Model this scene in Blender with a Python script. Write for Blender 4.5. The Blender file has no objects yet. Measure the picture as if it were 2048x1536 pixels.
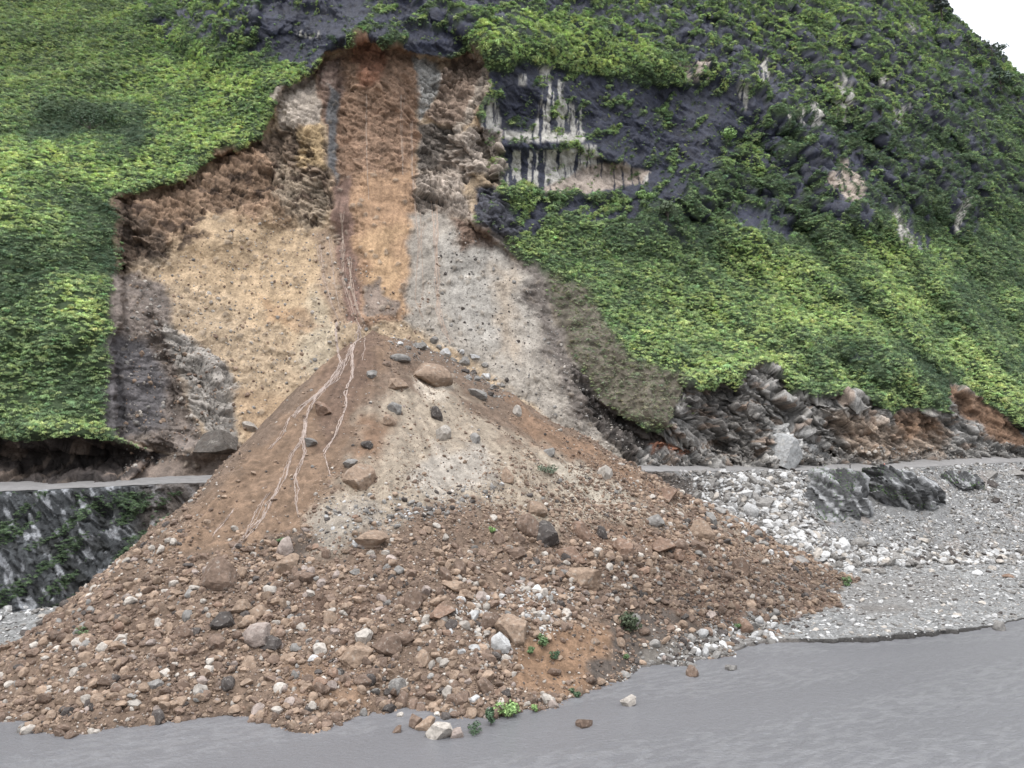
import bpy, math, random
import numpy as np
from mathutils import Vector, Matrix

random.seed(7)
RNG = np.random.default_rng(11)
SC = bpy.context.scene
COL = SC.collection
rad = math.radians

# ------------------------------------------------------------------ camera, sky, sun, exposure
CAMZ, PITCH, FPX = 32.0, rad(4.8), 1577.0
CP, SP = math.cos(PITCH), math.sin(PITCH)
cam_d = bpy.data.cameras.new("camera")
cam = bpy.data.objects.new("camera", cam_d)
COL.objects.link(cam)
cam.location = (0, 0, CAMZ)
cam.rotation_euler = (rad(90) + PITCH, 0, 0)
cam_d.sensor_width = 36.0
cam_d.lens = 36.0 * FPX / 2048.0
cam_d.clip_start, cam_d.clip_end = 0.5, 5000
SC.camera = cam

SUN_EL, SUN_ROT = rad(62), rad(200)
world = bpy.data.worlds.new("World")
SC.world = world
world.use_nodes = True
wn, wl = world.node_tree.nodes, world.node_tree.links
wn.clear()
w_out = wn.new("ShaderNodeOutputWorld")
w_bg = wn.new("ShaderNodeBackground")
w_sky = wn.new("ShaderNodeTexSky")
w_sky.sky_type = 'NISHITA'
w_sky.sun_disc = False
w_sky.sun_elevation, w_sky.sun_rotation = SUN_EL, SUN_ROT
w_mix = wn.new("ShaderNodeMix"); w_mix.data_type = 'RGBA'
w_mix.inputs[0].default_value = 0.86                     # cloud cover over the clear sky
w_mix.inputs[7].default_value = (7.6, 7.8, 8.2, 1)
wl.new(w_sky.outputs[0], w_mix.inputs[6])
# overcast dome: brightest overhead, dim towards and below the horizon
w_tc = wn.new("ShaderNodeTexCoord"); w_sep = wn.new("ShaderNodeSeparateXYZ"); w_mr = wn.new("ShaderNodeMapRange")
wl.new(w_tc.outputs["Generated"], w_sep.inputs[0]); wl.new(w_sep.outputs[2], w_mr.inputs[0])
for _i, _x in zip((1, 2, 3, 4), (-0.05, 0.9, 0.22, 1.55)): w_mr.inputs[_i].default_value = _x
w_mul = wn.new("ShaderNodeMix"); w_mul.data_type = 'RGBA'; w_mul.blend_type = 'MULTIPLY'; w_mul.inputs[0].default_value = 1.0
wl.new(w_mix.outputs[2], w_mul.inputs[6]); wl.new(w_mr.outputs[0], w_mul.inputs[7])
wl.new(w_mul.outputs[2], w_bg.inputs[0])
w_bg.inputs[1].default_value = 0.15
wl.new(w_bg.outputs[0], w_out.inputs[0])

sun_d = bpy.data.lights.new("sun", 'SUN')
sun_d.energy, sun_d.angle, sun_d.color = 1.3, rad(22), (1.0, 0.97, 0.92)
sun = bpy.data.objects.new("sun", sun_d)
COL.objects.link(sun)
sd = Vector((math.sin(SUN_ROT) * math.cos(SUN_EL), math.cos(SUN_ROT) * math.cos(SUN_EL), math.sin(SUN_EL)))
sun.rotation_euler = sd.to_track_quat('Z', 'Y').to_euler()
SC.view_settings.view_transform = 'Standard'
SC.view_settings.look = 'None'
SC.view_settings.exposure = 0.62
SC.view_settings.gamma = 1.0

# ------------------------------------------------------------------ colour, noise and projection helpers
KALB, SAT = 0.76, 0.74
def S(r, g, b, k=1.0):
    c = np.array([r, g, b], float) / 255.0
    c = np.where(c <= 0.04045, c / 12.92, ((c + 0.055) / 1.055) ** 2.4)
    l = c @ np.array([.2126, .7152, .0722])
    return (l + (c - l) * SAT) * KALB * k

_P = RNG.permutation(256).astype(np.int32)
_P2 = np.concatenate([_P, _P])
_ang = RNG.uniform(0, 2 * np.pi, 256)
_G = np.stack([np.cos(_ang), np.sin(_ang)], 1).astype(np.float32)
def n2(a, b, seed=0):
    """2-D gradient noise, about -1..1"""
    a = np.asarray(a, np.float32) + seed * 17.31; b = np.asarray(b, np.float32) - seed * 9.73
    ia = np.floor(a).astype(np.int32); ib = np.floor(b).astype(np.int32)
    fa = a - ia; fb = b - ib
    ua = fa * fa * fa * (fa * (fa * 6 - 15) + 10); ub = fb * fb * fb * (fb * (fb * 6 - 15) + 10)
    def g(i, j, x, y):
        h = _P2[_P2[(ia + i) & 255] + ((ib + j) & 255)]
        return _G[h, 0] * x + _G[h, 1] * y
    n00 = g(0, 0, fa, fb); n10 = g(1, 0, fa - 1, fb); n01 = g(0, 1, fa, fb - 1); n11 = g(1, 1, fa - 1, fb - 1)
    x0 = n00 + ua * (n10 - n00); x1 = n01 + ua * (n11 - n01)
    return (x0 + ub * (x1 - x0)) * 1.5
def fbm(a, b, oct=4, seed=0, gain=0.5):
    s = 0; amp = 1.0; f = 1.0
    for k in range(oct):
        s = s + amp * n2(a * f, b * f, seed + k * 3.1); amp *= gain; f *= 2.03
    return s
def ridged(a, b, oct=3, seed=0):
    s = 0; amp = 1.0; f = 1.0
    for k in range(oct):
        s = s + amp * (1 - 2 * np.abs(n2(a * f, b * f, seed + k * 5.7))); amp *= 0.5; f *= 2.1
    return s
def hash2(i, j, k):
    h = _P2[(_P2[(_P2[i & 255] + j) & 255] + k) & 255]
    return h.astype(np.float32) / 255.0
def facet(a, b, seed=0, tilt=1.0):
    """blocky facets: every cell a tilted plane; returns height and the distance to the cell border"""
    a = np.asarray(a, np.float32); b = np.asarray(b, np.float32)
    ia = np.floor(a).astype(np.int32); ib = np.floor(b).astype(np.int32)
    best = np.full(a.shape, 9e9, np.float32); sec = best.copy(); val = np.zeros(a.shape, np.float32)
    for di in (-1, 0, 1):
        for dj in (-1, 0, 1):
            ci = ia + di; cj = ib + dj
            px = ci + hash2(ci, cj, seed); py = cj + hash2(ci, cj, seed + 31)
            dx = a - px; dy = b - py; d = dx * dx + dy * dy
            h = hash2(ci, cj, seed + 57) + tilt * ((hash2(ci, cj, seed + 77) - .5) * dx + (hash2(ci, cj, seed + 99) - .5) * dy)
            nb = d < best
            sec = np.where(nb, best, np.minimum(sec, d)); val = np.where(nb, h, val); best = np.where(nb, d, best)
    return val, np.sqrt(sec) - np.sqrt(best)
def cells(a, b, seed=0):
    """nearest cell: distance, cell number in 0..1"""
    a = np.asarray(a, np.float32); b = np.asarray(b, np.float32)
    ia = np.floor(a).astype(np.int32); ib = np.floor(b).astype(np.int32)
    best = np.full(a.shape, 9e9, np.float32); idn = np.zeros(a.shape, np.float32)
    for di in (-1, 0, 1):
        for dj in (-1, 0, 1):
            ci = ia + di; cj = ib + dj
            d = (a - ci - hash2(ci, cj, seed)) ** 2 + (b - cj - hash2(ci, cj, seed + 31)) ** 2
            nb = d < best; idn = np.where(nb, hash2(ci, cj, seed + 57), idn); best = np.where(nb, d, best)
    return np.sqrt(best), idn
def sstep(e0, e1, x):
    t = np.clip((x - e0) / (e1 - e0), 0, 1)
    return t * t * (3 - 2 * t)

def ray(u, v):
    a = (np.asarray(u, float) - 1024) / FPX; b = (768 - np.asarray(v, float)) / FPX
    dy = CP - b * SP
    return a / dy, (SP + b * CP) / dy           # x per metre of Y, rise per metre of Y
def at(u, v, Y):
    xr, t = ray(u, v)
    return np.stack([xr * Y, Y + 0 * xr, CAMZ + t * Y], -1)
def proj(P):
    P = np.asarray(P, float)
    x = P[..., 0]; y = P[..., 1]; z = P[..., 2] - CAMZ
    d = y * CP + z * SP; up = -y * SP + z * CP
    return 1024 + FPX * x / d, 768 - FPX * up / d
def onz(u, v, z):
    xr, t = ray(u, v)
    Y = (z - CAMZ) / t
    return np.stack([xr * Y, Y, z + 0 * Y], -1)

def polysd(U, V, poly):
    """signed distance to a closed polygon, positive inside"""
    poly = np.asarray(poly, float); n = len(poly)
    d2 = np.full(U.shape, 1e12); ins = np.zeros(U.shape, bool)
    for i in range(n):
        x0, y0 = poly[i]; x1, y1 = poly[(i + 1) % n]
        ex, ey = x1 - x0, y1 - y0
        wx, wy = U - x0, V - y0
        k = np.clip((wx * ex + wy * ey) / (ex * ex + ey * ey + 1e-9), 0, 1)
        d2 = np.minimum(d2, (wx - ex * k) ** 2 + (wy - ey * k) ** 2)
        if y0 != y1:
            c = ((y0 <= V) != (y1 <= V)) & (U < (V - y0) * ex / ey + x0)
            ins ^= c
    d = np.sqrt(d2)
    return np.where(ins, d, -d)
def linedist(U, V, pts):
    pts = np.asarray(pts, float)
    d2 = np.full(U.shape, 1e12); kk = np.zeros(U.shape)
    n = len(pts) - 1
    for i in range(n):
        x0, y0 = pts[i]; x1, y1 = pts[i + 1]
        ex, ey = x1 - x0, y1 - y0
        k = np.clip(((U - x0) * ex + (V - y0) * ey) / (ex * ex + ey * ey + 1e-9), 0, 1)
        d = (U - x0 - ex * k) ** 2 + (V - y0 - ey * k) ** 2
        kk = np.where(d < d2, (i + k) / n, kk); d2 = np.minimum(d2, d)
    return np.sqrt(d2), kk

# ------------------------------------------------------------------ object helpers
def tag(o, label=None, cat=None, group=None, kind=None):
    if label: o["label"] = label
    if cat: o["category"] = cat
    if group: o["group"] = group
    if kind: o["kind"] = kind
    return o
def new_obj(name, me, mat=None, parent=None):
    o = bpy.data.objects.new(name, me); COL.objects.link(o)
    if mat: me.materials.append(mat)
    if parent: o.parent = parent
    return o
def mesh_np(name, verts, faces, cols=None, smooth=True, extra=None):
    """faces: (n,3) or (n,4) int array"""
    verts = np.asarray(verts, np.float32).reshape(-1, 3); faces = np.asarray(faces, np.int32)
    me = bpy.data.meshes.new(name)
    k = faces.shape[1]
    me.vertices.add(len(verts)); me.vertices.foreach_set("co", verts.ravel())
    me.loops.add(faces.size); me.loops.foreach_set("vertex_index", faces.ravel())
    me.polygons.add(len(faces)); me.polygons.foreach_set("loop_start", np.arange(0, faces.size, k, dtype=np.int32))
    try: me.polygons.foreach_set("loop_total", np.full(len(faces), k, np.int32))
    except Exception: pass
    me.polygons.foreach_set("use_smooth", np.full(len(faces), smooth, bool))
    if cols is not None:
        at_ = me.attributes.new("Col", 'FLOAT_COLOR', 'POINT')
        c = np.ones((len(verts), 4), np.float32); c[:, :3] = np.asarray(cols).reshape(-1, 3)
        at_.data.foreach_set("color", c.ravel())
    for nme, arr in (extra or {}).items():
        a_ = me.attributes.new(nme, 'FLOAT', 'POINT'); a_.data.foreach_set("value", np.asarray(arr, np.float32).ravel())
    me.update(); me.validate()
    return me
def grid_faces(nr, nc, keep=None):
    i = np.arange(nr * nc).reshape(nr, nc)
    f = np.stack([i[:-1, :-1], i[:-1, 1:], i[1:, 1:], i[1:, :-1]], -1).reshape(-1, 4)
    if keep is not None: f = f[keep.reshape(-1)]
    return f
def grid_normals(P):
    du = np.gradient(P, axis=1); dv = np.gradient(P, axis=0)
    n = np.cross(du, dv); n /= np.linalg.norm(n, axis=-1, keepdims=True) + 1e-9
    s = np.sign((n * (np.array([0, 0, CAMZ]) - P)).sum(-1, keepdims=True)); s[s == 0] = 1
    return n * s

# ------------------------------------------------------------------ materials
def nodes_of(name):
    m = bpy.data.materials.new(name); m.use_nodes = True
    nt = m.node_tree; nt.nodes.clear()
    out = nt.nodes.new("ShaderNodeOutputMaterial"); b = nt.nodes.new("ShaderNodeBsdfPrincipled")
    nt.links.new(b.outputs[0], out.inputs[0])
    return m, nt, b
def tex_noise(nt, vec, scale, detail=4, rough=0.6):
    n = nt.nodes.new("ShaderNodeTexNoise"); n.inputs["Scale"].default_value = scale
    n.inputs["Detail"].default_value = detail; n.inputs["Roughness"].default_value = rough
    if vec: nt.links.new(vec, n.inputs["Vector"])
    return n.outputs[0]
def mrange(nt, v, a, b, c, d):
    n = nt.nodes.new("ShaderNodeMapRange")
    for i, x in zip((1, 2, 3, 4), (a, b, c, d)): n.inputs[i].default_value = x
    nt.links.new(v, n.inputs[0]); return n.outputs[0]
def mixc(nt, mode, fac, A, B):
    n = nt.nodes.new("ShaderNodeMix"); n.data_type = 'RGBA'; n.blend_type = mode
    for sock, val in ((n.inputs[0], fac), (n.inputs[6], A), (n.inputs[7], B)):
        if hasattr(val, "links"): nt.links.new(val, sock)
        elif isinstance(val, (int, float)): sock.default_value = val
        else: sock.default_value = (*val, 1)
    return n.outputs[2]
def ground_mat(name, s1=0.5, s2=3.0, amp=0.45, bump=0.5, bdist=0.25, rough=0.92, stretch=None, spec=0.3, rough_attr=False):
    m, nt, b = nodes_of(name)
    a = nt.nodes.new("ShaderNodeAttribute"); a.attribute_name = "Col"
    tc = nt.nodes.new("ShaderNodeTexCoord"); vec = tc.outputs["Object"]
    if stretch:
        mp = nt.nodes.new("ShaderNodeMapping"); mp.inputs["Rotation"].default_value = stretch[0]; mp.inputs["Scale"].default_value = stretch[1]
        nt.links.new(vec, mp.inputs[0]); vec = mp.outputs[0]
    na = tex_noise(nt, vec, s1, 5, 0.65); nb = tex_noise(nt, vec, s2, 4, 0.7)
    va = mrange(nt, na, 0.3, 0.7, 1 - amp, 1 + amp); vb = mrange(nt, nb, 0.3, 0.7, 1 - amp, 1 + amp)
    mu = nt.nodes.new("ShaderNodeMath"); mu.operation = 'MULTIPLY'; nt.links.new(va, mu.inputs[0]); nt.links.new(vb, mu.inputs[1])
    c = mixc(nt, 'MULTIPLY', 1.0, a.outputs["Color"], mu.outputs[0])
    nt.links.new(c, b.inputs["Base Color"])
    if rough_attr:
        r_ = nt.nodes.new("ShaderNodeAttribute"); r_.attribute_name = "Rough"; nt.links.new(r_.outputs["Fac"], b.inputs["Roughness"])
    else: b.inputs["Roughness"].default_value = rough
    b.inputs["Specular IOR Level"].default_value = spec
    ad = nt.nodes.new("ShaderNodeMath"); ad.operation = 'ADD'; nt.links.new(na, ad.inputs[0]); nt.links.new(nb, ad.inputs[1])
    bp = nt.nodes.new("ShaderNodeBump"); bp.inputs["Strength"].default_value = bump; bp.inputs["Distance"].default_value = bdist
    nt.links.new(ad.outputs[0], bp.inputs["Height"]); nt.links.new(bp.outputs[0], b.inputs["Normal"])
    return m
def rock_mat(name, source):
    """source 'INSTANCER' (point attribute tint) or 'OBJECT' (object colour)"""
    m, nt, b = nodes_of(name)
    if source == 'OBJECT':
        oi = nt.nodes.new("ShaderNodeObjectInfo"); c0 = oi.outputs["Color"]
    else:
        a = nt.nodes.new("ShaderNodeAttribute"); a.attribute_type = 'INSTANCER'; a.attribute_name = "tint"; c0 = a.outputs["Color"]
    geo = nt.nodes.new("ShaderNodeNewGeometry"); tc = nt.nodes.new("ShaderNodeTexCoord")
    na = tex_noise(nt, geo.outputs["Position"], 1.3, 5, 0.7); nb = tex_noise(nt, tc.outputs["Object"], 2.6, 5, 0.75)
    c1 = mixc(nt, 'MULTIPLY', 1.0, c0, mrange(nt, na, 0.3, 0.7, 0.6, 1.35))
    pale = mixc(nt, 'MIX', mrange(nt, nb, 0.56, 0.68, 0.0, 0.55), c1, tuple(S(205, 195, 180)))
    dirt = mixc(nt, 'MIX', mrange(nt, nb, 0.46, 0.32, 0.0, 0.6), pale, tuple(S(96, 76, 60)) if source else (0, 0, 0))
    nt.links.new(dirt, b.inputs["Base Color"]); b.inputs["Roughness"].default_value = 0.9
    b.inputs["Specular IOR Level"].default_value = 0.25
    bp = nt.nodes.new("ShaderNodeBump"); bp.inputs["Strength"].default_value = 0.6; bp.inputs["Distance"].default_value = 0.12
    nt.links.new(tex_noise(nt, geo.outputs["Position"], 3.0, 5, 0.7), bp.inputs["Height"]); nt.links.new(bp.outputs[0], b.inputs["Normal"])
    return m
def leaf_mat(name, source):
    m, nt, b = nodes_of(name)
    if source == 'OBJECT':
        oi = nt.nodes.new("ShaderNodeObjectInfo"); c0 = oi.outputs["Color"]
    else:
        a = nt.nodes.new("ShaderNodeAttribute"); a.attribute_type = 'INSTANCER'; a.attribute_name = "tint"; c0 = a.outputs["Color"]
    lv = nt.nodes.new("ShaderNodeAttribute"); lv.attribute_name = "Leaf"
    c1 = mixc(nt, 'MULTIPLY', 1.0, c0, mrange(nt, lv.outputs["Fac"], 0, 1, 0.55, 1.45))
    nt.links.new(c1, b.inputs["Base Color"]); b.inputs["Roughness"].default_value = 0.6
    b.inputs["Specular IOR Level"].default_value = 0.25
    return m
def plain_mat(name, col, rough=0.8):
    m, nt, b = nodes_of(name)
    tc = nt.nodes.new("ShaderNodeTexCoord")
    n = tex_noise(nt, tc.outputs["Object"], 4.0, 4, 0.6)
    nt.links.new(mixc(nt, 'MULTIPLY', 1.0, tuple(col), mrange(nt, n, 0.3, 0.7, 0.75, 1.25)), b.inputs["Base Color"])
    b.inputs["Roughness"].default_value = rough
    return m

M_HILL = ground_mat("hillside_rock", 0.35, 1.9, 0.30, 0.7, 0.5, spec=0.35, rough_attr=True)
M_DEBRIS = ground_mat("debris_soil", 0.8, 4.5, 0.30, 0.7, 0.22)
M_SCREE = ground_mat("grey_scree", 1.1, 5.0, 0.40, 0.9, 0.25)
M_ROAD = ground_mat("gravel_road", 0.5, 5.0, 0.15, 0.3, 0.06)
M_ROCK_I = rock_mat("loose_rock", 'INSTANCER')
M_ROCK_O = rock_mat("boulder_rock", 'OBJECT')
M_LEAF_I = leaf_mat("leaf_cover", 'INSTANCER')
M_LEAF_O = leaf_mat("leaf", 'OBJECT')
M_BARK = plain_mat("bark", S(84, 74, 64))
M_MUD = ground_mat("mud", 2.0, 8.0, 0.18, 0.5, 0.08, rough=0.55, spec=0.5)

# ------------------------------------------------------------------ the lie of the land, as lines across the valley
def knots(*kv):
    a = np.array(kv, float)
    return lambda u: np.interp(u, a[:, 0], a[:, 1])
# inner edge of the road = foot of the hillside
V3 = knots((-600, 985), (0, 966), (200, 962), (320, 955), (740, 940), (1290, 931), (1450, 929), (1700, 926), (1800, 922), (1900, 914), (2048, 906), (2600, 880))
Y3 = knots((-600, 146), (0, 156), (320, 164), (740, 171), (1000, 184), (1290, 208), (1450, 228), (1770, 250), (2048, 285), (2600, 345))
# outer edge of the road
V2 = knots((-600, 1000), (0, 983), (200, 974), (320, 968), (740, 955), (1290, 943), (1450, 942), (1600, 940), (1750, 942), (1850, 934), (1950, 928), (2048, 923), (2600, 900))
Y2 = knots((-600, 141), (0, 150), (320, 158), (740, 165), (1000, 177), (1290, 201), (1450, 220), (1770, 241), (2048, 273), (2600, 330))
# foot of the slope below the road
V1 = knots((-600, 1250), (0, 1226), (130, 1214), (350, 1200), (740, 1180), (1290, 1135), (1600, 1136), (1800, 1133), (2048, 1126), (2600, 1095))
Z1 = knots((-600, 4), (0, 4), (130, 4), (740, 3.5), (1290, 3), (2600, 3))
# water line
VS = knots((-600, 1400), (-200, 1395), (-40, 1330), (0, 1318), (60, 1330), (300, 1405), (870, 1405), (1100, 1370), (1290, 1335), (1420, 1316), (1530, 1285), (1650, 1287), (1720, 1286), (1800, 1280), (1900, 1268), (1960, 1262), (2010, 1247), (2048, 1240), (2300, 1205), (2600, 1180))

# slope angle field (degrees) of the hillside
SU = np.array([-600, 100, 350, 560, 740, 900, 1050, 1300, 1500, 1700, 1900, 2100, 2600], float)
SV = np.array([-450, -100, 60, 200, 330, 450, 620, 760, 900], float)
SG = np.array([
 [58, 58, 60, 64, 64, 62, 56, 52, 50, 48, 46, 45, 45],
 [58, 58, 60, 66, 66, 62, 56, 52, 50, 48, 46, 45, 45],
 [55, 52, 55, 68, 70, 68, 60, 56, 54, 52, 48, 46, 46],
 [48, 48, 48, 66, 72, 72, 76, 70, 62, 58, 52, 48, 46],
 [44, 44, 46, 62, 70, 70, 76, 72, 66, 62, 56, 50, 46],
 [52, 54, 60, 62, 66, 64, 60, 56, 56, 62, 56, 50, 46],
 [62, 62, 58, 58, 60, 58, 54, 46, 44, 46, 48, 46, 46],
 [66, 66, 60, 56, 56, 54, 52, 50, 52, 50, 48, 46, 46],
 [74, 74, 66, 56, 54, 52, 54, 66, 72, 70, 60, 55, 50]], float)
def slope_at(U, V):
    i = np.clip(np.searchsorted(SU, U) - 1, 0, len(SU) - 2); j = np.clip(np.searchsorted(SV, V) - 1, 0, len(SV) - 2)
    a = np.clip((U - SU[i]) / (SU[i + 1] - SU[i]), 0, 1); b = np.clip((V - SV[j]) / (SV[j + 1] - SV[j]), 0, 1)
    a = a * a * (3 - 2 * a); b = b * b * (3 - 2 * b)
    return (SG[j, i] * (1 - a) + SG[j, i + 1] * a) * (1 - b) + (SG[j + 1, i] * (1 - a) + SG[j + 1, i + 1] * a) * b

VSKY = knots((1500, -600), (1600, -400), (1700, -220), (1800, -82), (1865, -2), (1894, 38), (1917, 60), (1947, 86), (1975, 108), (2000, 128), (2036, 162), (2060, 186), (2200, 300), (2600, 560))
ug = np.concatenate([np.arange(-560, -60, 9.0), np.arange(-60, 2110, 2.0), np.arange(2110, 2600, 9.0)])
vg = np.concatenate([np.arange(-430, -30, 9.0), np.arange(-30, 1012, 2.0)])[::-1]
U, V0 = np.meshgrid(ug, vg)
vsky = VSKY(U)
V = np.where(U > 1500, np.maximum(V0, vsky), V0)
XR, T = ray(U, V)
Y = np.zeros_like(U)
v3 = V3(ug); y = Y3(ug).copy()
Y[0] = y
for r in range(1, len(vg)):
    act = V0[r] < v3
    tm = 0.5 * (T[r] + T[r - 1]); dt = T[r] - T[r - 1]
    c = 1.0 / np.tan(np.radians(slope_at(U[r], V[r])))
    y = y + np.where(act, c * y * dt / np.maximum(1 - c * tm, 0.25), 0)
    Y[r] = y
# large relief: spurs stand out, gullies and the scar are cut in (metres toward / away from the camera)
RELIEF = [
 ([(930, 60), (985, 120), (960, 230), (930, 290), (990, 380)], 26, 5.0),
 ([(560, 170), (600, 250), (650, 340), (670, 420)], 40, 6.0),
 ([(240, 400), (330, 470), (430, 480), (560, 420)], 40, 4.0),
 ([(340, 650), (400, 760), (450, 870), (470, 890)], 45, 5.5),
 ([(300, 640), (345, 760), (370, 880)], 14, -3.0),
 ([(690, 120), (690, 400), (700, 640)], 20, -3.0),
 ([(840, 250), (880, 330), (860, 430)], 40, -4.0),
 ([(1130, 560), (1230, 680), (1380, 760), (1520, 750)], 55, 5.0),
 ([(1500, 480), (1640, 520), (1760, 640), (1870, 790)], 50, 9.0),
 ([(1690, 440), (1800, 480), (1920, 620), (2048, 830), (2200, 1000)], 45, 9.0),
 ([(1400, 500), (1500, 620), (1680, 700), (1760, 740)], 40, 5.0),
 ([(1600, 470), (1700, 580), (1800, 700), (1890, 780)], 24, -6.0),
 ([(1780, 400), (1900, 520), (2048, 720)], 30, -6.0),
 ([(1430, 260), (1400, 380), (1300, 470)], 45, 6.0),
 ([(980, 90), (1100, 90), (1300, 130), (1450, 180)], 34, 5.0),
 ([(1480, 170), (1560, 230), (1640, 300)], 30, 4.0),
 ([(90, 250), (230, 262)], 22, -5.0),
 ([(100, 205), (240, 225), (300, 215)], 22, 3.0),
 ([(300, 20), (400, 100)], 26, 7.0),
 ([(120, 400), (200, 440), (230, 540)], 40, -3.5),
 ([(0, 480), (120, 560), (200, 700)], 60, 2.5),
 ([(60, 860), (200, 872), (300, 895), (400, 905), (455, 895)], 16, 3.0),
 ([(-300, 925), (100, 922), (230, 920), (330, 905)], 26, -8.0),
 ([(1440, 905), (1300, 890), (1200, 830)], 22, -3.0),
 ([(1380, 770), (1480, 745), (1520, 730), (1620, 790), (1760, 800)], 14, 3.0),
 ([(1560, 850), (1660, 915)], 10, -2.0),
 ([(1000, 290), (1150, 285), (1270, 330)], 14, 3.0),
 ([(1000, 235), (1100, 240), (1180, 250)], 26, -4.0),
 ([(1040, 335), (1270, 355)], 22, -3.0),
 ([(1010, 385), (1200, 395), (1300, 380)], 12, 2.0),
 ([(620, 60), (700, 75), (790, 90), (900, 95)], 18, 3.0),
]
for pts, w, amp in RELIEF:
    d, _ = linedist(U, V, pts)
    Y -= amp * (1.35 if pts[0][0] > 1250 else 1.0) * np.exp(-(d / w) ** 2) * (Y / 250.0) ** 0.3
SCAR = [(232, 398), (260, 385), (310, 371), (365, 362), (400, 331), (441, 307), (470, 299), (519, 275), (545, 215), (560, 178), (622, 146), (650, 105), (740, 78), (830, 108), (905, 118), (950, 92), (978, 95), (980, 160), (955, 230), (1000, 370), (945, 440), (985, 475), (1075, 555), (1120, 640), (1145, 730), (1200, 800), (1290, 900), (1300, 1050), (200, 1050), (300, 905), (235, 880), (222, 700), (248, 620), (236, 545), (250, 440)]
sd_scar = polysd(U, V, SCAR)
soft_edge = sstep(960, 1040, U) * sstep(420, 480, V)
Y += (1 - soft_edge) * 5.5 * sstep(-3, 9, sd_scar) + soft_edge * 4.0 * sstep(-70, 90, sd_scar) + 6.5 * sstep(10, 170, sd_scar)
# ribs that run down to the right on the far flank
q = (U * 0.75 - V * 0.66); p = (U * 0.66 + V * 0.75)
rib = ridged(q / 120.0, p / 520.0, 3, 4)
right = sstep(1150, 1500, U) * sstep(930, 700, V)
Y -= right * (rib - 0.6) * 4.5
X0 = XR * Y; Z0 = CAMZ + T * Y
lumps = fbm(X0 / 34, Z0 / 34, 4, 8)
out_scar = sstep(6, -25, sd_scar)
Y -= lumps * (1.2 + 4.0 * out_scar) * sstep(1000, 930, V)
back = np.where(U > 1500, np.maximum(vsky - V0, 0), 0)
P = np.stack([XR * Y, Y, CAMZ + T * Y], -1)
P[..., 0] *= 1 + back * 0.0022; P[..., 1] += back * 0.8; P[..., 2] -= back * 0.10
HX, HZ = P[..., 0].copy(), P[..., 2].copy()
NRM = grid_normals(P)

# ------------------------------------------------------------------ colours of the hillside
W1 = fbm(HX / 7, HZ / 7, 3, 21); W2 = fbm(HX / 7, HZ / 7, 3, 29)
def shape(poly, soft=5, warp=9):
    pl = np.array(poly, float); m_ = warp * 2 + soft + 6
    b = (U > pl[:, 0].min() - m_) & (U < pl[:, 0].max() + m_) & (V > pl[:, 1].min() - m_) & (V < pl[:, 1].max() + m_)
    out = np.zeros(U.shape)
    if b.any():
        s_ = polysd(U[b] + warp * W1[b], V[b] + warp * W2[b], pl)
        out[b] = sstep(-soft, soft, s_)
    return out
ROCKY = np.zeros(U.shape)                # bare ground
CRAG = np.full(U.shape, 0.15)            # roughness of the relief, metres
ROUGH = np.full(U.shape, 0.9)
HC = np.zeros(U.shape + (3,))
nA = fbm(HX / 11, HZ / 11, 4, 40); nB = fbm(HX / 2.6, HZ / 2.6, 3, 47)
HC[:] = S(58, 78, 40)
HC *= (1 + 0.25 * nA)[..., None]
def lay(mask, col, var=0.18, vseed=0, alpha=1.0):
    k = (mask * alpha)[..., None]
    c = np.asarray(col) * (1 + var * nB + var * 0.7 * nA)[..., None]
    HC[:] = HC * (1 - k) + c * k
def bare(mask, crag=None, rough=None):
    np.maximum(ROCKY, mask, out=ROCKY)
    if crag is not None: CRAG[:] = CRAG * (1 - mask) + crag * mask
    if rough is not None: ROUGH[:] = ROUGH * (1 - mask) + rough * mask
SLATE = S(44, 48, 70)
SLATE_ = S(44, 48, 66)
bz = np.maximum(sstep(1180, 1420, U) * sstep(500, 430, V + .12 * (U - 1600)), .7 * sstep(920, 980, U) * sstep(150, 90, V))
bz = np.maximum(bz, .6 * sstep(330, 420, U) * sstep(110, 60, V))
bf, bid = cells((HX * .80 - HZ * .60) / 13.0 + .35 * W1, (HX * .60 + HZ * .80) / 6.5 + .35 * W2, 19)
dome = np.sqrt(np.clip(1 - (bf / .8) ** 2, 0, 1))
bf2, bid2 = cells((HX * .80 - HZ * .60) / 5.0 + .35 * W2, (HX * .60 + HZ * .80) / 3.2 + .35 * W1, 37)
dome2 = np.sqrt(np.clip(1 - (bf2 / .8) ** 2, 0, 1))
BULGE = bz * (3.4 * dome * (.4 + bid) + 1.5 * dome2)
BULGE += .9 * (1 - bz) * dome2 * sstep(-2, -20, sd_scar) * sstep(900, 1000, U)
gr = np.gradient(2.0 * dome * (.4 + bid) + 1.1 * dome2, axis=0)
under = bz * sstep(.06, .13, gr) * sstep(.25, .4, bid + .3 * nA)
SLM = np.zeros(U.shape)
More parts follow.
